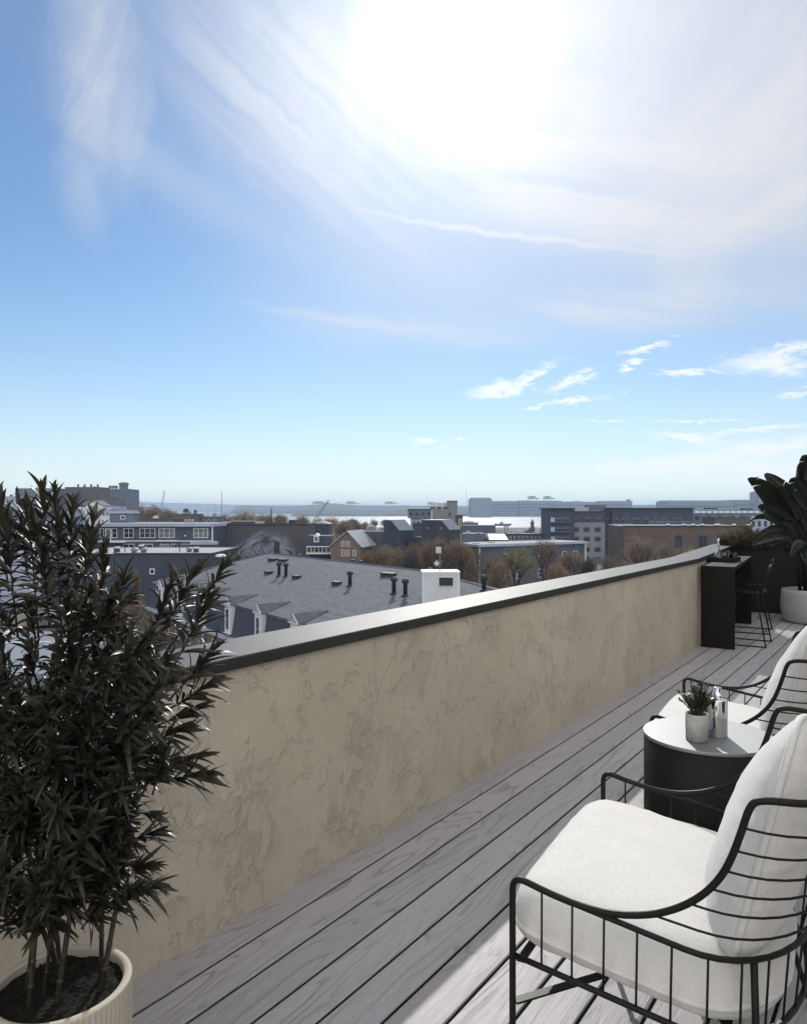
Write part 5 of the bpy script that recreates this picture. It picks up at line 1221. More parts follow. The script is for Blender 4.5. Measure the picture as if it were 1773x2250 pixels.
for lb, px, y0 in (('pier dolphin frame left of the small clock tower',1111,1158),('pier dolphin frame farther left among the posts',1066,1158)):
    v = 470.; o = croot('pier_gantry', lb, 'pier frame', UC(px,v), v, 0, -17.5, 'frames on the pier'); hz = ZC(y0,v)+17.5
    for x in (-1.,.8): fix(MB().box(x,x+.5,0,.5,0,hz).build('post', M['c_vent'], o))
    fix(MB().box(-1.3,1.6,.0,.5,hz+.01,hz+.5).build('beam', M['c_vent'], o))
for i, px in enumerate((1086,1092,1099,1122,1132,1140,1152,1186,1194)):
    v = 480.; o = croot('pier_pile', ORD[i]+' thin dark pile from the left in the pier water', 'pile', UC(px,v), v, 0, -17.5, 'piles along the pier'); m = MB(); m.tube([(0,0,0),(.05,0,ZC(1163+(i*37)%6,v)+17.5)],.22,6); fix(m.build('pile_shaft', M['c_vent'], o))
v = 430.; o = croot('clock_tower', 'small dark clock tower with a pointed cupola by the harbour', 'tower', UC(1165,v), v, 0, GZ); hz = ZC(1158,v)-GZ
fix(MB().box(0,2.4,0,2.4,0,hz).build('shaft', M['c_slate'], o)); fix(MB().lathe([(1.,0),(1.,2.0),(1.35,2.1),(.8,3.0),(.15,4.2),(.05,5.)],8,(1.2,1.2,hz+.01)).build('cupola', M['c_slate'], o)); fix(MB().wedge([(-3.4,0),(-.01,0),(-.01,hz-.3),(-1.,hz-1.4),(-3.4,hz-2.8)],0,2.4).build('side_wing', M['c_slate'], o))
fix(MB().box(-8,-3.41,-1,4,0,ZC(1171,v)-GZ).build('base_wing', M['c_dark'], o))
v = 440.; o = croot('pier_deck', 'long dark pier deck crossing behind the white roof', 'pier', UC(1070,v), v, 0, -17.5); L_ = UC(1200,v)-UC(1070,v); fix(MB().box(0,L_,0,12,0,ZC(1174,v)+17.5).build('deck_slab', M['c_dark'], o))

# ---------------- the big apartment house
v = 230.; u0 = UC(1206, v); t = croot('apartment_house', 'large five-storey grey and beige apartment house on the right', 'building', u0, v); Xa = lambda px: UC(px,230)-u0; Za = lambda py: ZC(py,230)-GZ
def blk(n, a, b, y0, yt, yb=None, mat='c_mid', d=14):
    fix(MB().box(Xa(a), Xa(b)-.002, y0, y0+d, Za(yb)+.002 if yb else 0, Za(yt)).build(n, M[mat], t))
blk('corner_block', 1206, 1254, 0, 1118.5, mat='c_dark'); fix(MB().box(Xa(1201.5), Xa(1262), -.8, 14.3, Za(1118.5)+.002, Za(1116)).build('cornice', M['c_vent'], t))
blk('stair_block', 1254, 1262, .25, 1118.5, mat='c_slate')
blk('upper_wall', 1254, 1329, .8, 1124.5, 1148, 'c_dark'); blk('beige_wall', 1254, 1329, .5, 1148, mat='c_beige'); 
fix(MB().box(Xa(1262), Xa(1329), .6, 14, Za(1124.5)+.003, Za(1123)).build('parapet', M['c_vent'], t))
blk('recess_wall', 1329, 1346, 3., 1124.5, mat='c_slate')
blk('east_upper_wall', 1346, 1524, .8, 1117.5, 1150.5, 'c_dark'); blk('east_beige_wall', 1346, 1392, .5, 1150.5, mat='c_beige'); blk('east_lower_wall', 1392, 1518, .9, 1150.5, mat='c_grey')
fix(MB().box(Xa(1344), Xa(1527), .2, 15.2, Za(1117.5)+.003, Za(1115.8)).build('east_cornice', M['c_vent'], t))
# balcony column at the left corner: pale panels painted as light through open floors
for r_, (ya, yb) in enumerate(((1137,1147),(1158,1168),(1179,1189))):
    fix(MB().box(Xa(1209), Xa(1218), -.05, -.001, Za(yb), Za(ya)).build('balcony_light', M['c_pale'], t)); fix(MB().box(Xa(1207.5), Xa(1252), -1.1, -.06, Za(yb+1.5), Za(yb+.3)).build('balcony_slab', M['c_mid'], t))
    for a, b in ((1220,1231),(1234,1249)): window(t, Xa(a), 0, Za(yb), Xa(b)-Xa(a), Za(ya)-Za(yb), 2, 1, frame='c_mid', blind=.4)
for ya, yb in ((1158,1168.5),(1179,1189.5),(1202,1212.5),(1224,1234)):
    for a in (1258.5,1282,1306): window(t, Xa(a), .5, Za(yb), Xa(a+13.5)-Xa(a), Za(ya)-Za(yb), 3, 1, frame='c_dark', blind=.25)
for a in (1260,1284,1308): window(t, Xa(a), .8, Za(1146), Xa(a+13)-Xa(a), Za(1136)-Za(1146), 2, 1, frame='c_grey', blind=.35)
for y0 in (1137,1160,1182): window(t, Xa(1337), 3., Za(y0+9), 1.1, 1.2, 1, 1, frame='c_grey', blind=.4)
for a, b in ((1352,1357),(1365,1371)):
    for y0 in (1160,1183,1206): window(t, Xa(a), .5, Za(y0+11.5), Xa(b)-Xa(a), Za(y0)-Za(y0+11.5), 1, 1, frame='c_grey')
for a, b in ((1353,1359),(1366,1371),(1378,1382),(1390,1406),(1415,1427),(1437,1444),(1452,1468),(1480,1500)): window(t, Xa(a), .8, Za(1150), Xa(b)-Xa(a), Za(1138)-Za(1150), 2 if b-a > 8 else 1, 1, frame='c_grey', blind=.3)
m = MB(); m.box(Xa(1424), Xa(1516), -.2, .0, Za(1145.5), Za(1144.8)); 
for i in range(24): x = Xa(1424)+(Xa(1516)-Xa(1424))*i/23; m.box(x, x+.08, -.15, -.05, Za(1152.5), Za(1145.6))
m.box(Xa(1424), Xa(1516), -.2, .79, Za(1153.5), Za(1152.6)); fix(m.build('terrace_rail', M['c_pale'], t))
fix(MB().box(Xa(1264), Xa(1303), 6, 11, Za(1124.4)+.3, Za(1115)).build('roof_penthouse', M['c_pale'], t)); fix(MB().box(Xa(1304), Xa(1346), 8, 12, Za(1124.4)+.3, Za(1109)).build('roof_penthouse', M['c_mid'], t))

# ---------------- brown brick hall and the blocks behind it
v = 150.; u0 = UC(1369, v); t = croot('brown_hall', 'long plain brown brick hall with small skylight domes on its roof edge', 'building', u0, v, radians(-3)); w = (UC(1640,v)-u0)*.98; h = ZC(1157,v)-GZ
fix(MB().box(0,w,0,14,0,h).build('wall', M['brick'], t)); fix(MB().box(-.1,w+.1,-.15,.3,h+.001,h+.22).build('parapet', M['c_vent'], t)); fix(MB().box(-.1,w+.1,.301,14,h+.001,h+.12).build('roof', M['roof_pale'], t))
for a, b in ((1480,1495),(1531,1549)): 
    x0 = (a-1369)*v/F; window(t, x0, 0, h-4.2, (b-a)*v/F, 2.5, 2, 1, frame='c_dark', ft=.12)
for i, px in enumerate((1468,1502,1522,1543,1572,1577.5,1610,1640)):
    lb = ['leftmost skylight dome on the brown hall roof','second skylight dome from the left on the brown hall roof','third skylight dome from the left on the brown hall roof','fourth skylight dome from the left on the brown hall roof','left one of two touching skylight domes on the brown hall roof','right one of two touching skylight domes on the brown hall roof','skylight dome on the brown hall roof just above the feathery shrub','rightmost skylight dome on the brown hall, by the big dark leaves'][i]
    o = croot('skylight_dome', lb, 'skylight', UC(px,150)+.0, 150-(px-1369)*.0047+.9, 0, GZ+h+.125, 'skylight domes on the brown hall'); fix(MB().bbox(-.45,.45,-.4,.4,0,.16,.03).build('kerb', M['mast'], o)); fix(MB().lathe([(.42,.165),(.36,.32),(.2,.42),(.01,.45)],14).build('dome', M['c_white'], o, True))
t = city_house('pale blue-grey hall behind the brown brick hall with a row of roof boxes', 1518, 1668, 1129, 1175, 255, 'c_mid', 16, name='pale_hall', rows=1, cols=6, wfr=.42, roofm='roof_pale', cat='building', frame='c_grey')
for i in range(11):
    o = croot('roof_box', ORD[i]+' small white box from the left along the pale hall roof', 'roof unit', UC(1528+i*13,258), 258, 0, ZC(1129,255)+.25, 'white boxes along the pale hall roof'); fix(MB().bbox(0,1.3,0,1,0,.65,.05).build('box_body', M['c_white'], o))
city_house('small brown brick house behind the hall, above the feathery shrub', 1571, 1646, 1139, 1185, 215, 'brick', 10, name='brick_house', rows=0, cols=1, trim='c_dark')
city_house('pale narrow block between the brown house and the big dark leaves', 1647, 1700, 1140, 1185, 225, 'c_pale', 10, name='pale_block', rows=1, cols=4, frame='c_dark')
for lb, a, b, y0, y1, v in (('low dark roof canopy on posts above the pale hall, left one',1553,1576,1116,1119,300),('low dark roof canopy on posts above the pale hall, right one',1634,1652,1117,1120,300)):
    o = croot('roof_canopy', lb, 'canopy', UC(a,v), v, 0, GZ); x1 = UC(b,v)-UC(a,v); fix(MB().box(0,x1,0,4,ZC(y1,v)-GZ,ZC(y0,v)-GZ).build('canopy_roof', M['c_vent'], o)); fix(MB().box(.3,x1-.3,1,3,0,ZC(1123,v)-GZ).build('canopy_base', M['c_mid'], o))

# ------------------------------------------------------------------ the big shingled roof just below the terrace
e1 = Vector((.567, -.824)); e2 = Vector((.824, .567)); O1 = Vector((-20.5, 80.4)); EZ = -7.95; SLP = .24
rt = croot('shingle_roof_house', 'large brick house under a wide grey shingle roof with white dormers below the parapet', 'house', O1.x, O1.y, atan2(-.824, .567), 0)
rz_ = lambda y: EZ+SLP*y
fix(MB().add([(-22,0,EZ),(45,0,EZ),(45,9.5,rz_(9.5)),(20,14.6,rz_(14.6)),(-17.5,14.6,rz_(14.6)),
     (-22,0,EZ-.22),(45,0,EZ-.22),(45,9.5,rz_(9.5)-.22),(20,14.6,rz_(14.6)-.22),(-17.5,14.6,rz_(14.6)-.22),
     (-22,27,EZ),(45,20,EZ)], [(0,1,2,3,4),(0,5,6,1),(1,6,7,2),(4,3,11,10),(0,4,10),(3,2,11),(5,0,10),(2,7,11)]).build('roof', M['shingle'], rt))
# ridge and hip caps
m = MB(); rr = random.Random(4)
def caps(a, b, n):
    a, b = Vector(a), Vector(b)
    for i in range(n):
        p, q = a.lerp(b, i/n), a.lerp(b, (i+1.12)/n); s = (b-a).cross(Vector((0,0,1))).normalized()*.16
        m.add([p-s, p+s, q+s, q-s, p+Vector((0,0,.07)), q+Vector((0,0,.10))], [(0,3,5,4),(1,4,5,2),(0,4,1),(3,2,5)])
caps((-17.5,14.6,rz_(14.6)+.01),(20,14.6,rz_(14.6)+.01),90); caps((20,14.6,rz_(14.6)+.01),(45,9.5,rz_(9.5)+.01),60); caps((-22,0,EZ+.01),(-17.5,14.6,rz_(14.6)+.01),36)
m.build('ridge_caps', M['c_dark'], rt)
fix(MB().add([(-21.8,.12,EZ-.23),(44.8,.12,EZ-.23),(44.8,-.35,EZ-3.2),(-21.8,-.35,EZ-3.2),(-21.8,26,EZ-.23),(44.8,19,EZ-.23),(44.8,19,EZ-3.2),(-21.8,26,EZ-3.2)],[(0,3,2,1),(1,2,6,5),(5,6,7,4),(4,7,3,0),(0,1,5,4),(3,7,6,2)]).build('mansard_wall', cm('slate mansard', (.052,.058,.072), .75, .3, 2.5), rt))
fix(MB().box(-22,45,-.75,.1,EZ-3.55,EZ-3.21).build('cornice', M['c_pale'], rt))
fix(MB().box(-21.6,44.6,-.1,18,GZ-.5,EZ-3.56).build('brick_wall', M['brick_red'], rt))
for x in range(-20, 45, 4): window(rt, x+.4, -.1, EZ-5.9, 1.1, 1.7, 1, 2)
# dormers
for x in (-16.9,-9.4,-1.9,5.6,13.1,20.6,28.1,35.6):
    hw = .78; f0 = -.42; zt = EZ+.02; za = EZ+.66
    fix(MB().box(x-hw,x+hw,f0,1.2,EZ-2.9,zt).build('dormer_wall', M['white_trim'], rt))
    yb = (za-EZ)/SLP+.1
    m = MB(); o_ = .16; 
    for s in (-1, 1):
        a0 = (x+s*(hw+o_), f0-.14, zt-.06); a1 = (x, f0-.14, za+.04); b1 = (x, yb, za+.04); b0 = (x+s*(hw+o_), .15, zt-.04)
        m.add([a0, a1, b1, b0]+[(p[0], p[1], p[2]+.09) for p in (a0, a1, b1, b0)], [(0,1,2,3),(7,6,5,4),(0,4,5,1),(1,5,6,2),(2,6,7,3),(3,7,4,0)])
    fix(m.build('dormer_roof', M['shingle'], rt))
    m = MB(); m.wedge([(x-hw-.12,zt-.02),(x+hw+.12,zt-.02),(x,za+.03)], f0-.10, f0-.001); fix(m.build('pediment', M['c_pale'], rt))
    m = MB(); m.tube([(x-hw-.16,f0-.13,zt-.02),(x,f0-.13,za+.06)],.055,4); m.tube([(x+hw+.16,f0-.13,zt-.02),(x,f0-.13,za+.06)],.055,4); m.box(x-hw-.16,x+hw+.16,f0-.17,f0-.101,zt-.10,zt-.021); fix(m.build('pediment_moulding', M['white_trim'], rt))
    window(rt, x-.45, f0, EZ-2.6, .9, 2.2, 1, 2, ft=.08)
    fix(MB().box(x-hw-.15,x+hw+.15,f0-.22,f0-.001,EZ-2.99,EZ-2.905).build('sill', M['white_trim'], rt))
def on_roof(px, py):
    """the point of the front slope on this sight line"""
    a = (px-886)/F; d = (py-HOR)/F
    # drop = CZ-EZ-SLP*y ; y = e2.(p-O1)
    k = e2.x*a+e2.y; c = e2.x*O1.x+e2.y*O1.y
    v = (CZ-EZ+SLP*c)/(d+SLP*k); return a*v, v, CZ-d*v
def roof_pipe(px, py, pyt, label, cat='vent pipe', r=.22):
    u, v, z = on_roof(px, py); h = (py-pyt)/F*v; o = croot('vent_pipe', label, cat, u, v, 0, z-.03, 'tall vent pipes on the shingle roof')
    m = MB(); m.lathe([(r*.85,0),(r*.85,h*.72),(r*.95,h*.74)], 16); fix(m.build('pipe', M['c_vent'], o, True))
    m = MB(); m.lathe([(r*.95,h*.741),(r*1.45,h*.78),(r*1.5,h*.88),(r*1.2,h*.93),(r*1.1,h*.98),(.02,h)], 16); fix(m.build('cowl', M['c_vent'], o, True))
    fix(MB().lathe([(r*1.7,0),(r*1.6,.06),(r*.9,.16)], 16).build('flashing', M['c_vent'], o, True))
for px, py, pt, lb in ((613,1266,1234,'tall dark vent pipe, left of the close pair high on the shingle roof'),(628,1267.5,1236,'tall dark vent pipe, right of the close pair high on the shingle roof'),(768.5,1288,1254,'tall dark vent pipe standing alone at the middle of the shingle roof'),
    (865,1305,1267,'tall dark vent pipe, left of the pair near the white roof box'),(890,1309.5,1270.5,'tall dark vent pipe, right of the pair near the white roof box'),(1062.5,1298,1262,'dark vent pipe right of the white roof box, at the roof edge')): roof_pipe(px, py, pt, lb)
for px, py, lb, s in ((590,1261,'small square vent left of the close pair of pipes',.42),(651,1271,'small square vent right of the close pair of pipes',.42),(739,1285,'small square vent left of the lone vent pipe',.42),(599,1232.5,'flat dark vent left of two high on the shingle roof',.6),(621,1234,'flat dark vent right of two high on the shingle roof',.6),(853,1266,'flat dark vent above the pair of pipes near the white roof box',.8)):
    u, v, z = on_roof(px, py); o = croot('square_vent', lb, 'roof vent', u, v, radians(-40), z, 'low square vents on the shingle roof'); fix(MB().bbox(-s,s,-.32,.32,-.1,.22,.03).build('vent_base', M['c_vent'], o)); fix(MB().bbox(-s-.06,s+.06,-.38,.38,.221,.34,.03).build('vent_hood', M['c_vent'], o))
for px, py, pt, lb, v in ((657,1228,1217,'short round vent peeping over the roof ridge, left',101),(774,1242,1229,'left of two short round vents peeping over the roof ridge',92),(791.5,1243,1231,'right of two short round vents peeping over the roof ridge',91),(506,1243,1220,'left of two dark round vents beyond the left roof corner',112),(524,1240,1217,'right of two dark round vents beyond the left roof corner',112),(944,1262,1248,'short round vent right behind the white roof box',74)):
    o = croot('round_vent', lb, 'roof vent', UC(px,v), v, 0, ZC(py,v)-1.2, 'round vents behind the shingle ridge'); h = ZC(pt,v)-ZC(py,v)+1.2; m = MB(); m.lathe([(.22,0),(.22,h*.75),(.36,h*.78),(.37,h*.93),(.2,h),(.02,h+.02)],14); fix(m.build('vent_pipe', M['c_vent'], o, True))
v = 108.; o = croot('mushroom_vent', 'wide white-topped mushroom vent beyond the left corner of the shingle roof', 'roof vent', UC(485,v), v, 0, ZC(1260,v)); h = ZC(1224,v)-ZC(1260,v)
fix(MB().lathe([(.62,0),(.62,h)],20).build('vent_drum', M['c_vent'], o, True)); fix(MB().lathe([(.72,h+.01),(.78,h+.10),(.72,h+.26),(.5,h+.40),(.02,h+.46)],20).build('vent_top', M['c_white'], o, True))
# white clapboard box on the roof, with antennas
u, v, z = on_roof(966, 1326); v -= .2; bx = croot('roof_stair_box', 'white clapboard stair box with a dark louvre on the shingle roof', 'roof box', UC(928.5,v), v, radians(1), z-.25); wbx = (80/F)*v; hb = ZC(1259,v)-z+.25
fix(MB().box(0,wbx,0,2.4,-1.2,hb).build('wall', M['siding_white'], bx)); fix(MB().box(-.08,wbx+.08,-.08,2.5,hb+.001,hb+.09).build('roof', M['white_trim'], bx))
m = MB(); m.box(-.04,.10,-.04,-.001,-1.2,hb-.001); m.box(wbx-.10,wbx+.04,-.04,-.001,-1.2,hb-.001); m.box(.101,wbx-.101,-.035,-.001,hb-.14,hb-.001); fix(m.build('corner_board', M['c_white'], bx))
lx0, lx1 = (964.5-928.5)/F*v, (994.5-928.5)/F*v; lz0, lz1 = ZC(1287.5,v)-bx.location.z, ZC(1269,v)-bx.location.z
lo = MB().box(lx0,lx1,-.03,-.002,lz0,lz1).build('louvre', M['c_vent'], bx); m = MB()
for i in range(6): q = lz0+.06+(lz1-lz0-.08)*i/6; m.box(lx0+.05,lx1-.05,-.06,-.031,q,q+.035)
fix(m.build('louvre_slats', M['c_dark'], lo)); m = MB(); m.box(lx0-.05,lx1+.05,-.05,-.0305,lz1,lz1+.05); m.box(lx0-.05,lx1+.05,-.07,-.0305,lz0-.05,lz0); fix(m.build('louvre_frame', M['white_trim'], lo))
an = croot('roof_antenna', 'antenna mast with a square and a tilted panel on the white roof box', 'antenna', UC(965.5,v+.8), v+.8, 0, bx.location.z+hb+.09)
za = lambda py: ZC(py, v+.8)-an.location.z
fix(MB().tube([(0,0,0),(0,0,za(1205))],.035,8).build('mast', M['mast'], an, True)); fix(MB().bbox(-.32,.12,-.10,-.04,za(1215.5),za(1201.5),.01).build('panel', M['tank'], an))
pn = MB().bbox(-.18,.18,-.03,.03,-.18,.18,.01).build('panel', M['tank'], an, loc=(-.25,-.1,za(1237.5))); pn.rotation_euler = (radians(10), radians(45), radians(20)); fix(pn)
m = MB()
for q in (1233,1237,1241): m.box(.04,.22,-.05,.05,za(q)-.04,za(q)+.03)
fix(m.build('receiver', M['c_vent'], an))

# ------------------------------------------------------------------ trees
def m_crown(name, c, tr=.35, var=.5):
    m, nt, b = newmat(name); g = G(nt); co = g.obj(); inf = g.n('ShaderNodeObjectInfo')
    wn = g.noise(co, 9., 3, .7); f = g.mr(wn, .3, .7)
    a = tuple(q*(1-var) for q in c); e = tuple(q*(1+var) for q in c); col = g.mix(f, a, e)
    hs = g.n('ShaderNodeHueSaturation'); g.put(hs, 'Color', col); g.put(hs, 'Value', g.mr(inf.outputs['Random'], 0, 1, .85, 1.15)); col = hs.outputs[0]
    g.put(b, 'Base Color', col); b.inputs['Roughness'].default_value = .8; b.inputs['Specular IOR Level'].default_value = .2
    t = g.n('ShaderNodeBsdfTranslucent'); g.put(t, 0, col); mx = g.n('ShaderNodeMixShader'); mx.inputs[0].default_value = tr
    nt.links.new(b.outputs[0], mx.inputs[1]); nt.links.new(t.outputs[0], mx.inputs[2]); nt.links.new(mx.outputs[0], nt.nodes['Material Output'].inputs[0]); return m
CR = {'brown': m_crown('brown leaves', (.200,.150,.105)), 'ochre': m_crown('ochre leaves', (.29,.21,.115)), 'rust': m_crown('rust leaves', (.215,.150,.100)), 'dark': m_crown('dull dark leaves', (.065,.072,.068), .2), 'yellow': m_crown('yellow green leaves', (.24,.21,.11)), 'grey': m_crown('bare grey twigs', (.18,.145,.115), .15)}
_tm = {}
def tree_mesh(kind, var, n, sparse):
    """unit tree: height 1, crown about 1 wide; trunk mesh, crown mesh"""
    key = (kind, var, n, sparse)
    if key in _tm: return _tm[key]
    rr = random.Random(hash((var, n, sparse)) % 9999 if False else var*31+n+int(sparse*10)); tk = MB(); cr = MB(); tips = []
    def grow(p, d, L, r, lvl):
        q = p+d*L; mid = (p+q)/2+Vector((rr.uniform(-1,1), rr.uniform(-1,1), 0))*L*.08; tk.tube([p, mid, q], [r, r*.85, r*.66], 5 if lvl else 7, cap=False)
        if lvl >= 3: tips.append((q, d)); tips.append((mid, d)); return
        k = 3 if lvl else 5
        for i in range(k):
            a = 2*pi*(i+rr.random()*.6)/k; sp = rr.uniform(.35, .75) if lvl else rr.uniform(.3, .7)
            s = d.orthogonal().normalized(); s2 = d.cross(s); nd_ = (d*cos(sp)+(s*cos(a)+s2*sin(a))*sin(sp)+Vector((0,0,.12))).normalized()
            grow(q if i else q, nd_, L*rr.uniform(.62,.85), r*.62, lvl+1)
    grow(Vector((0,0,0)), Vector((rr.uniform(-.05,.05), rr.uniform(-.05,.05), 1)).normalized(), .25, .030, 0)
    zs = max(t[0].z for t in tips); xs = max(math.hypot(t[0].x, t[0].y) for t in tips)
    # lumps of foliage over the limb tips, with gaps between them
    lumps = []
    for q, d in tips:
        lumps.append((q, rr.uniform(.055, .115)))
    for i in range(30 if sparse else 120):
        a = rr.uniform(0, 2*pi); h = rr.uniform(.22, .95) if sparse else rr.uniform(.08, .95); rad = .48*sqrt(max(0., 1-((h-.48)/.50)**2))*rr.uniform(.5, 1.02); lumps.append((Vector((cos(a)*rad*xs/.5, sin(a)*rad*xs/.5, h*zs)), rr.uniform(.07, .13)))
    n = int(n*2.6); tot = sum(l[1]**2 for l in lumps); s = .0105*(4600/n)**.5*(.8 if sparse else 1.15)
    for c, lr in lumps:
        if sparse and rr.random() < .35: continue
        k = max(3, int(n*lr*lr/tot))
        for i in range(k):
            d = Vector((rr.gauss(0,1), rr.gauss(0,1), rr.gauss(0,1))).normalized()*lr*rr.random()**.35; p = c+d; d2 = d.normalized()*.6+Vector((rr.uniform(-1,1), rr.uniform(-1,1), rr.uniform(-1,1))); d2.normalize()
            a = d2.orthogonal().normalized()*s*rr.uniform(.6,1.4); b = d2.cross(a).normalized()*s*rr.uniform(.6,1.4)
            cr.add([p-a, p-b*.7, p+a, p+b], [(0,1,2,3)])
    k = 1/max(zs+.08, .5)
    for M_ in (tk, cr): M_.v = [(x*k, y*k, z*k) for x, y, z in M_.v]
    a = tk.build('trunk', M['bark']); b = cr.build('crown', CR[kind]); A_, B_ = a.data, b.data
    bpy.data.objects.remove(a); bpy.data.objects.remove(b)
    wmax = max(max(abs(p[0]) for p in cr.v), max(abs(p[1]) for p in cr.v)); _tm[key] = (A_, B_, wmax); return _tm[key]
def tree(label, px, pw, pyt, v, kind, n=2600, sparse=False, var=0, name='autumn_tree', zb=None, grp=None):
    u = UC(px, v); zb = H(u, v)-.3 if zb is None else zb; h = ZC(pyt, v)-zb; td, cd, wm = tree_mesh(kind, var, n, sparse)
    if h < pw/F*v*1.15: zb -= pw/F*v*1.15-h; h = pw/F*v*1.15
    t = croot(name, label, 'tree', u, v, (px*7 % 6), zb, grp); sx = pw/F*v/2/wm; 
    for nm, d in (('trunk', td), ('crown', cd)):
        o = bpy.data.objects.new(nm, d); COL.objects.link(o); o.parent = t; o.scale = (sx, sx, h)
    return t
g1 = 'autumn trees among the houses'; g2 = 'autumn trees towards the harbour'
T = [
 ('round ochre tree behind the dark sawtooth roofs on the left', 325, 100, 1102, 300, 'rust', 2600, 0, 1), ('small yellow tree at the foot of the round corner tower', 249, 22, 1087, 400, 'ochre', 900, 0, 2),
 ('low brown tree right of the round ochre tree', 372, 50, 1118, 310, 'brown', 1500, 0, 3), ('small dark pointed tree by the bay, left of the masts', 409, 18, 1116, 420, 'dark', 700, 0, 1), ('small dark round tree by the bay, beside the thin mast', 429, 11, 1119, 420, 'dark', 500, 0, 2),
 ('dark tree group under the thin masts', 446, 44, 1130, 380, 'dark', 1500, 0, 4), ('grey bare tree under the tall pale mast', 497, 66, 1121, 330, 'grey', 2200, 1, 5), ('low brown tree behind the workshop roofs', 470, 60, 1133, 330, 'brown', 1500, 0, 1),
 ('wide ochre tree behind the left half of the mural roof', 545, 80, 1120, 300, 'ochre', 2600, 0, 2), ('second ochre tree just left of the dark flue pole', 583, 60, 1124, 305, 'ochre', 2000, 0, 3), ('brown-ochre tree right of the dark flue pole', 616, 46, 1128, 290, 'ochre', 1800, 0, 4),
 ('dark brown round tree between the mural roof and the crane boom', 662, 56, 1130, 260, 'brown', 2200, 0, 5), ('ochre tree right of the crane boom', 728, 56, 1133, 265, 'ochre', 2400, 0, 1), ('tall rust tree behind the brick gable house', 756, 64, 1139, 240, 'rust', 2400, 0, 2),
 ('brown tree above the right slope of the brick gable house', 790, 52, 1142, 235, 'brown', 2200, 0, 3), ('grey thin tree left of the single sloped glazing', 822, 34, 1137, 300, 'grey', 1500, 1, 4), ('grey bare tree left of the thin grey one by the sloped glazing', 800, 34, 1143, 290, 'grey', 1500, 1, 1), ('thin grey tree at the water between crane boom and beige house', 845, 30, 1139, 420, 'grey', 1200, 1, 2),
 ('lowest dark tree line bush by the water left of the beige house', 775, 44, 1138, 420, 'dark', 1200, 0, 3),
 ('big round brown tree just beyond the shingle ridge, left of the others', 850, 118, 1193, 118, 'brown', 5200, 0, 4), ('tall brown tree below the right sloped glazing', 950, 108, 1174, 126, 'rust', 5200, 0, 5), ('brown tree behind the antenna mast, left of the white flat roof', 1010, 100, 1181, 124, 'brown', 5200, 0, 1),
 ('dark evergreen-toned tree low behind the antenna mast', 905, 70, 1212, 112, 'dark', 3000, 0, 2), ('bare brown tree hanging over the white flat roof front', 1078, 90, 1208, 108, 'grey', 3600, 1, 3),
 ('yellow-green tree with dark bare limbs in front of the pale roof house', 1130, 120, 1186, 112, 'yellow', 3600, 1, 4), ('brown tree with dark forked trunk right of the yellow-green tree', 1195, 118, 1176, 118, 'brown', 4200, 1, 5), ('small brown tree left of the yellow-green tree', 1095, 66, 1222, 102, 'brown', 2600, 0, 1),
 ('brown tree at the right corner of the pale roof house', 1252, 78, 1204, 130, 'brown', 3600, 0, 2), ('dark blue-green tree before the beige apartment wall', 1290, 60, 1222, 120, 'dark', 2600, 0, 3), ('thin bare brown tree before the lower apartment windows', 1335, 84, 1212, 122, 'grey', 3600, 1, 4),
 ('wide bare brown tree before the left end of the brown hall', 1408, 120, 1170, 112, 'brown', 5200, 1, 5), ('bare brown tree in front of the brown hall, right of the wide one', 1466, 90, 1180, 118, 'grey', 4200, 1, 1), ('low brown tree just over the parapet before the apartment house', 1372, 80, 1226, 104, 'rust', 3200, 0, 2),
 ('low brown tree over the parapet between the yellow-green and dark trees', 1225, 90, 1232, 100, 'rust', 3600, 0, 3),
 ('thin rust tree before the dark flat-roofed hall, left one', 262, 22, 1234, 103, 'rust', 1200, 1, 1), ('thin rust tree before the dark flat-roofed hall, middle one', 300, 26, 1240, 101, 'rust', 1400, 1, 2), ('thin rust tree before the dark flat-roofed hall, by the roof corner', 386, 28, 1233, 104, 'rust', 1400, 1, 3),
 ('brown tree down in the street behind the bamboo plant', 290, 110, 1302, 86, 'rust', 4200, 1, 4), ('dull brown street tree behind the bamboo plant, farther left', 225, 80, 1325, 88, 'brown', 3000, 1, 5),
 ('brown tree before the dark link wall of the glazed houses', 905, 60, 1188, 120, 'brown', 3200, 0, 2), ('small rust tree left of the big round brown tree by the ridge', 806, 44, 1206, 116, 'rust', 2600, 0, 3), ('bare tree before the left face of the pale roof house', 1040, 60, 1196, 128, 'grey', 3000, 1, 4),
 ('ragged brown tree standing at the far end of the pale roof house', 1230, 50, 1186, 190, 'brown', 2400, 1, 5), ('bare grey tree before the balcony column of the apartment house', 1222, 44, 1192, 200, 'grey', 2400, 1, 1), ('golden tree low between the apartment house and brown hall', 1350, 46, 1196, 170, 'ochre', 2600, 1, 2), ('golden-brown tree before the middle of the brown hall', 1510, 64, 1196, 124, 'ochre', 3000, 1, 3),
 ('low brown tree behind the hipped shed by the pier', 1128, 44, 1172, 330, 'brown', 1400, 1, 4), ('low brown trees left of the pier boathouse', 1008, 30, 1166, 330, 'brown', 1400, 1, 5), ('ochre tree at the water behind the round-topped house', 700, 40, 1136, 300, 'ochre', 1800, 0, 2), ('brown tree line piece behind the masts and workshop', 520, 46, 1130, 380, 'brown', 1500, 0, 3),
 ('low dark shrubby tree between the apartment house and the pier', 1196, 40, 1178, 260, 'grey', 1400, 1, 2), ('low brown waterfront tree beside the small clock tower', 1150, 60, 1180, 270, 'brown', 1600, 1, 3)]
for i, (lb, px, pw, y0, v, kd, n, sp, va) in enumerate(T): tree(lb, px, pw, y0, v, kd, n, bool(sp), va, 'bare_tree' if kd == 'grey' else 'dark_tree' if kd == 'dark' else 'autumn_tree', None, g1 if v < 200 else g2)

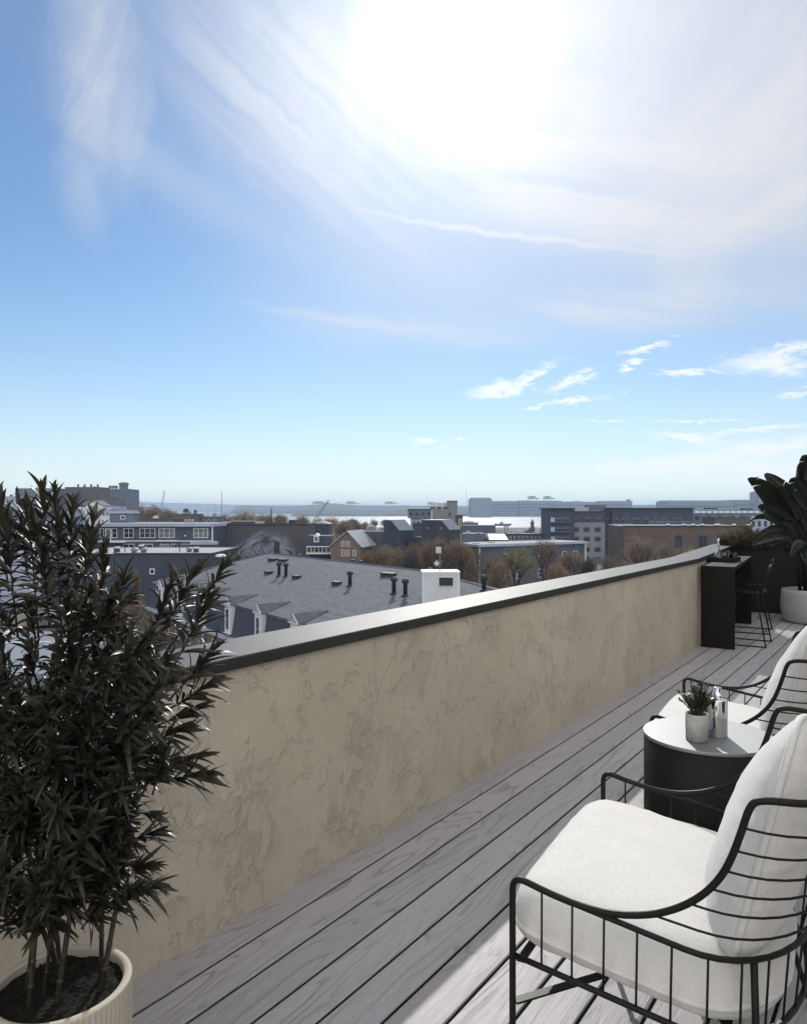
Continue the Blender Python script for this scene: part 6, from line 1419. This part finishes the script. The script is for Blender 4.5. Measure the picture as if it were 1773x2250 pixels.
# ------------------------------------------------------------------ street and yard seen under the plant
st = MB(); c = [to_w(a, b, GZ+.30) for a, b in ((-75,58),(-30.5,66),(-33,92),(-80,100))]; o = st.add(c, [(0,1,2,3)]).build('pavement', cm('pale concrete yard', (.22,.22,.22), .85, .12, .3)); tag(o, kind='structure')
o = MB().add([to_w(a, b, GZ+.304) for a, b in ((-74,84),(-35,87),(-35,87.4),(-74,84.4))], [(0,1,2,3)]).build('pavement_marking', M['white_trim']); tag(o, kind='structure')
ca = croot('parked_car', 'white car parked in the pale yard, cut by the left edge of the picture', 'car', UC(-8,88.5), 88.5, radians(12), GZ+.31)
m = MB(); m.wedge([(-2.2,.35),(2.2,.35),(2.25,.75),(1.4,.92),(-2.1,.95),(-2.25,.6)],-.88,.88); fix(m.build('body', M['c_white'], ca)); m = MB(); m.wedge([(-1.9,.951),(1.2,.921),(.55,1.42),(-1.2,1.45)],-.76,.76); cb_ = m.build('cabin', M['pane'], ca); fix(cb_); fix(MB().bbox(-1.1,.5,-.72,.72,1.451,1.50,.02).build('roof', M['c_white'], ca))
for x in (-1.35,1.35):
    for y in (-.80,.80):
        wv = MB().tube([(0,-.1,0),(0,.1,0)],.33,16).build('wheel', M['c_vent'], ca, True, (x,y,.33)); fix(wv); fix(MB().tube([(0,-.104,0),(0,.104,0)],.19,12).build('rim', M['tank'], wv, True))

# ------------------------------------------------------------------ haze over everything
def haze():
    cs = [to_w(a, b, 0) for a, b in ((-11500,-600),(11500,-600),(11500,7700),(-11500,7700))]; zb, zt = -26, 62
    v = [(p.x, p.y, zb) for p in cs]+[(p.x, p.y, zt) for p in cs]
    m = bpy.data.materials.new('air haze'); m.use_nodes = True; nt = m.node_tree; nt.nodes.clear(); o_ = nt.nodes.new('ShaderNodeOutputMaterial'); pv = nt.nodes.new('ShaderNodeVolumePrincipled')
    pv.inputs['Color'].default_value = (.60,.78,1.,1); pv.inputs['Density'].default_value = HAZE; pv.inputs['Anisotropy'].default_value = .25
    nt.links.new(pv.outputs[0], o_.inputs['Volume'])
    o = MB().add(v, [(0,3,2,1),(4,5,6,7),(0,1,5,4),(1,2,6,5),(2,3,7,6),(3,0,4,7)]).build('haze', m); tag(o, kind='stuff')
HAZE = .00020
haze()
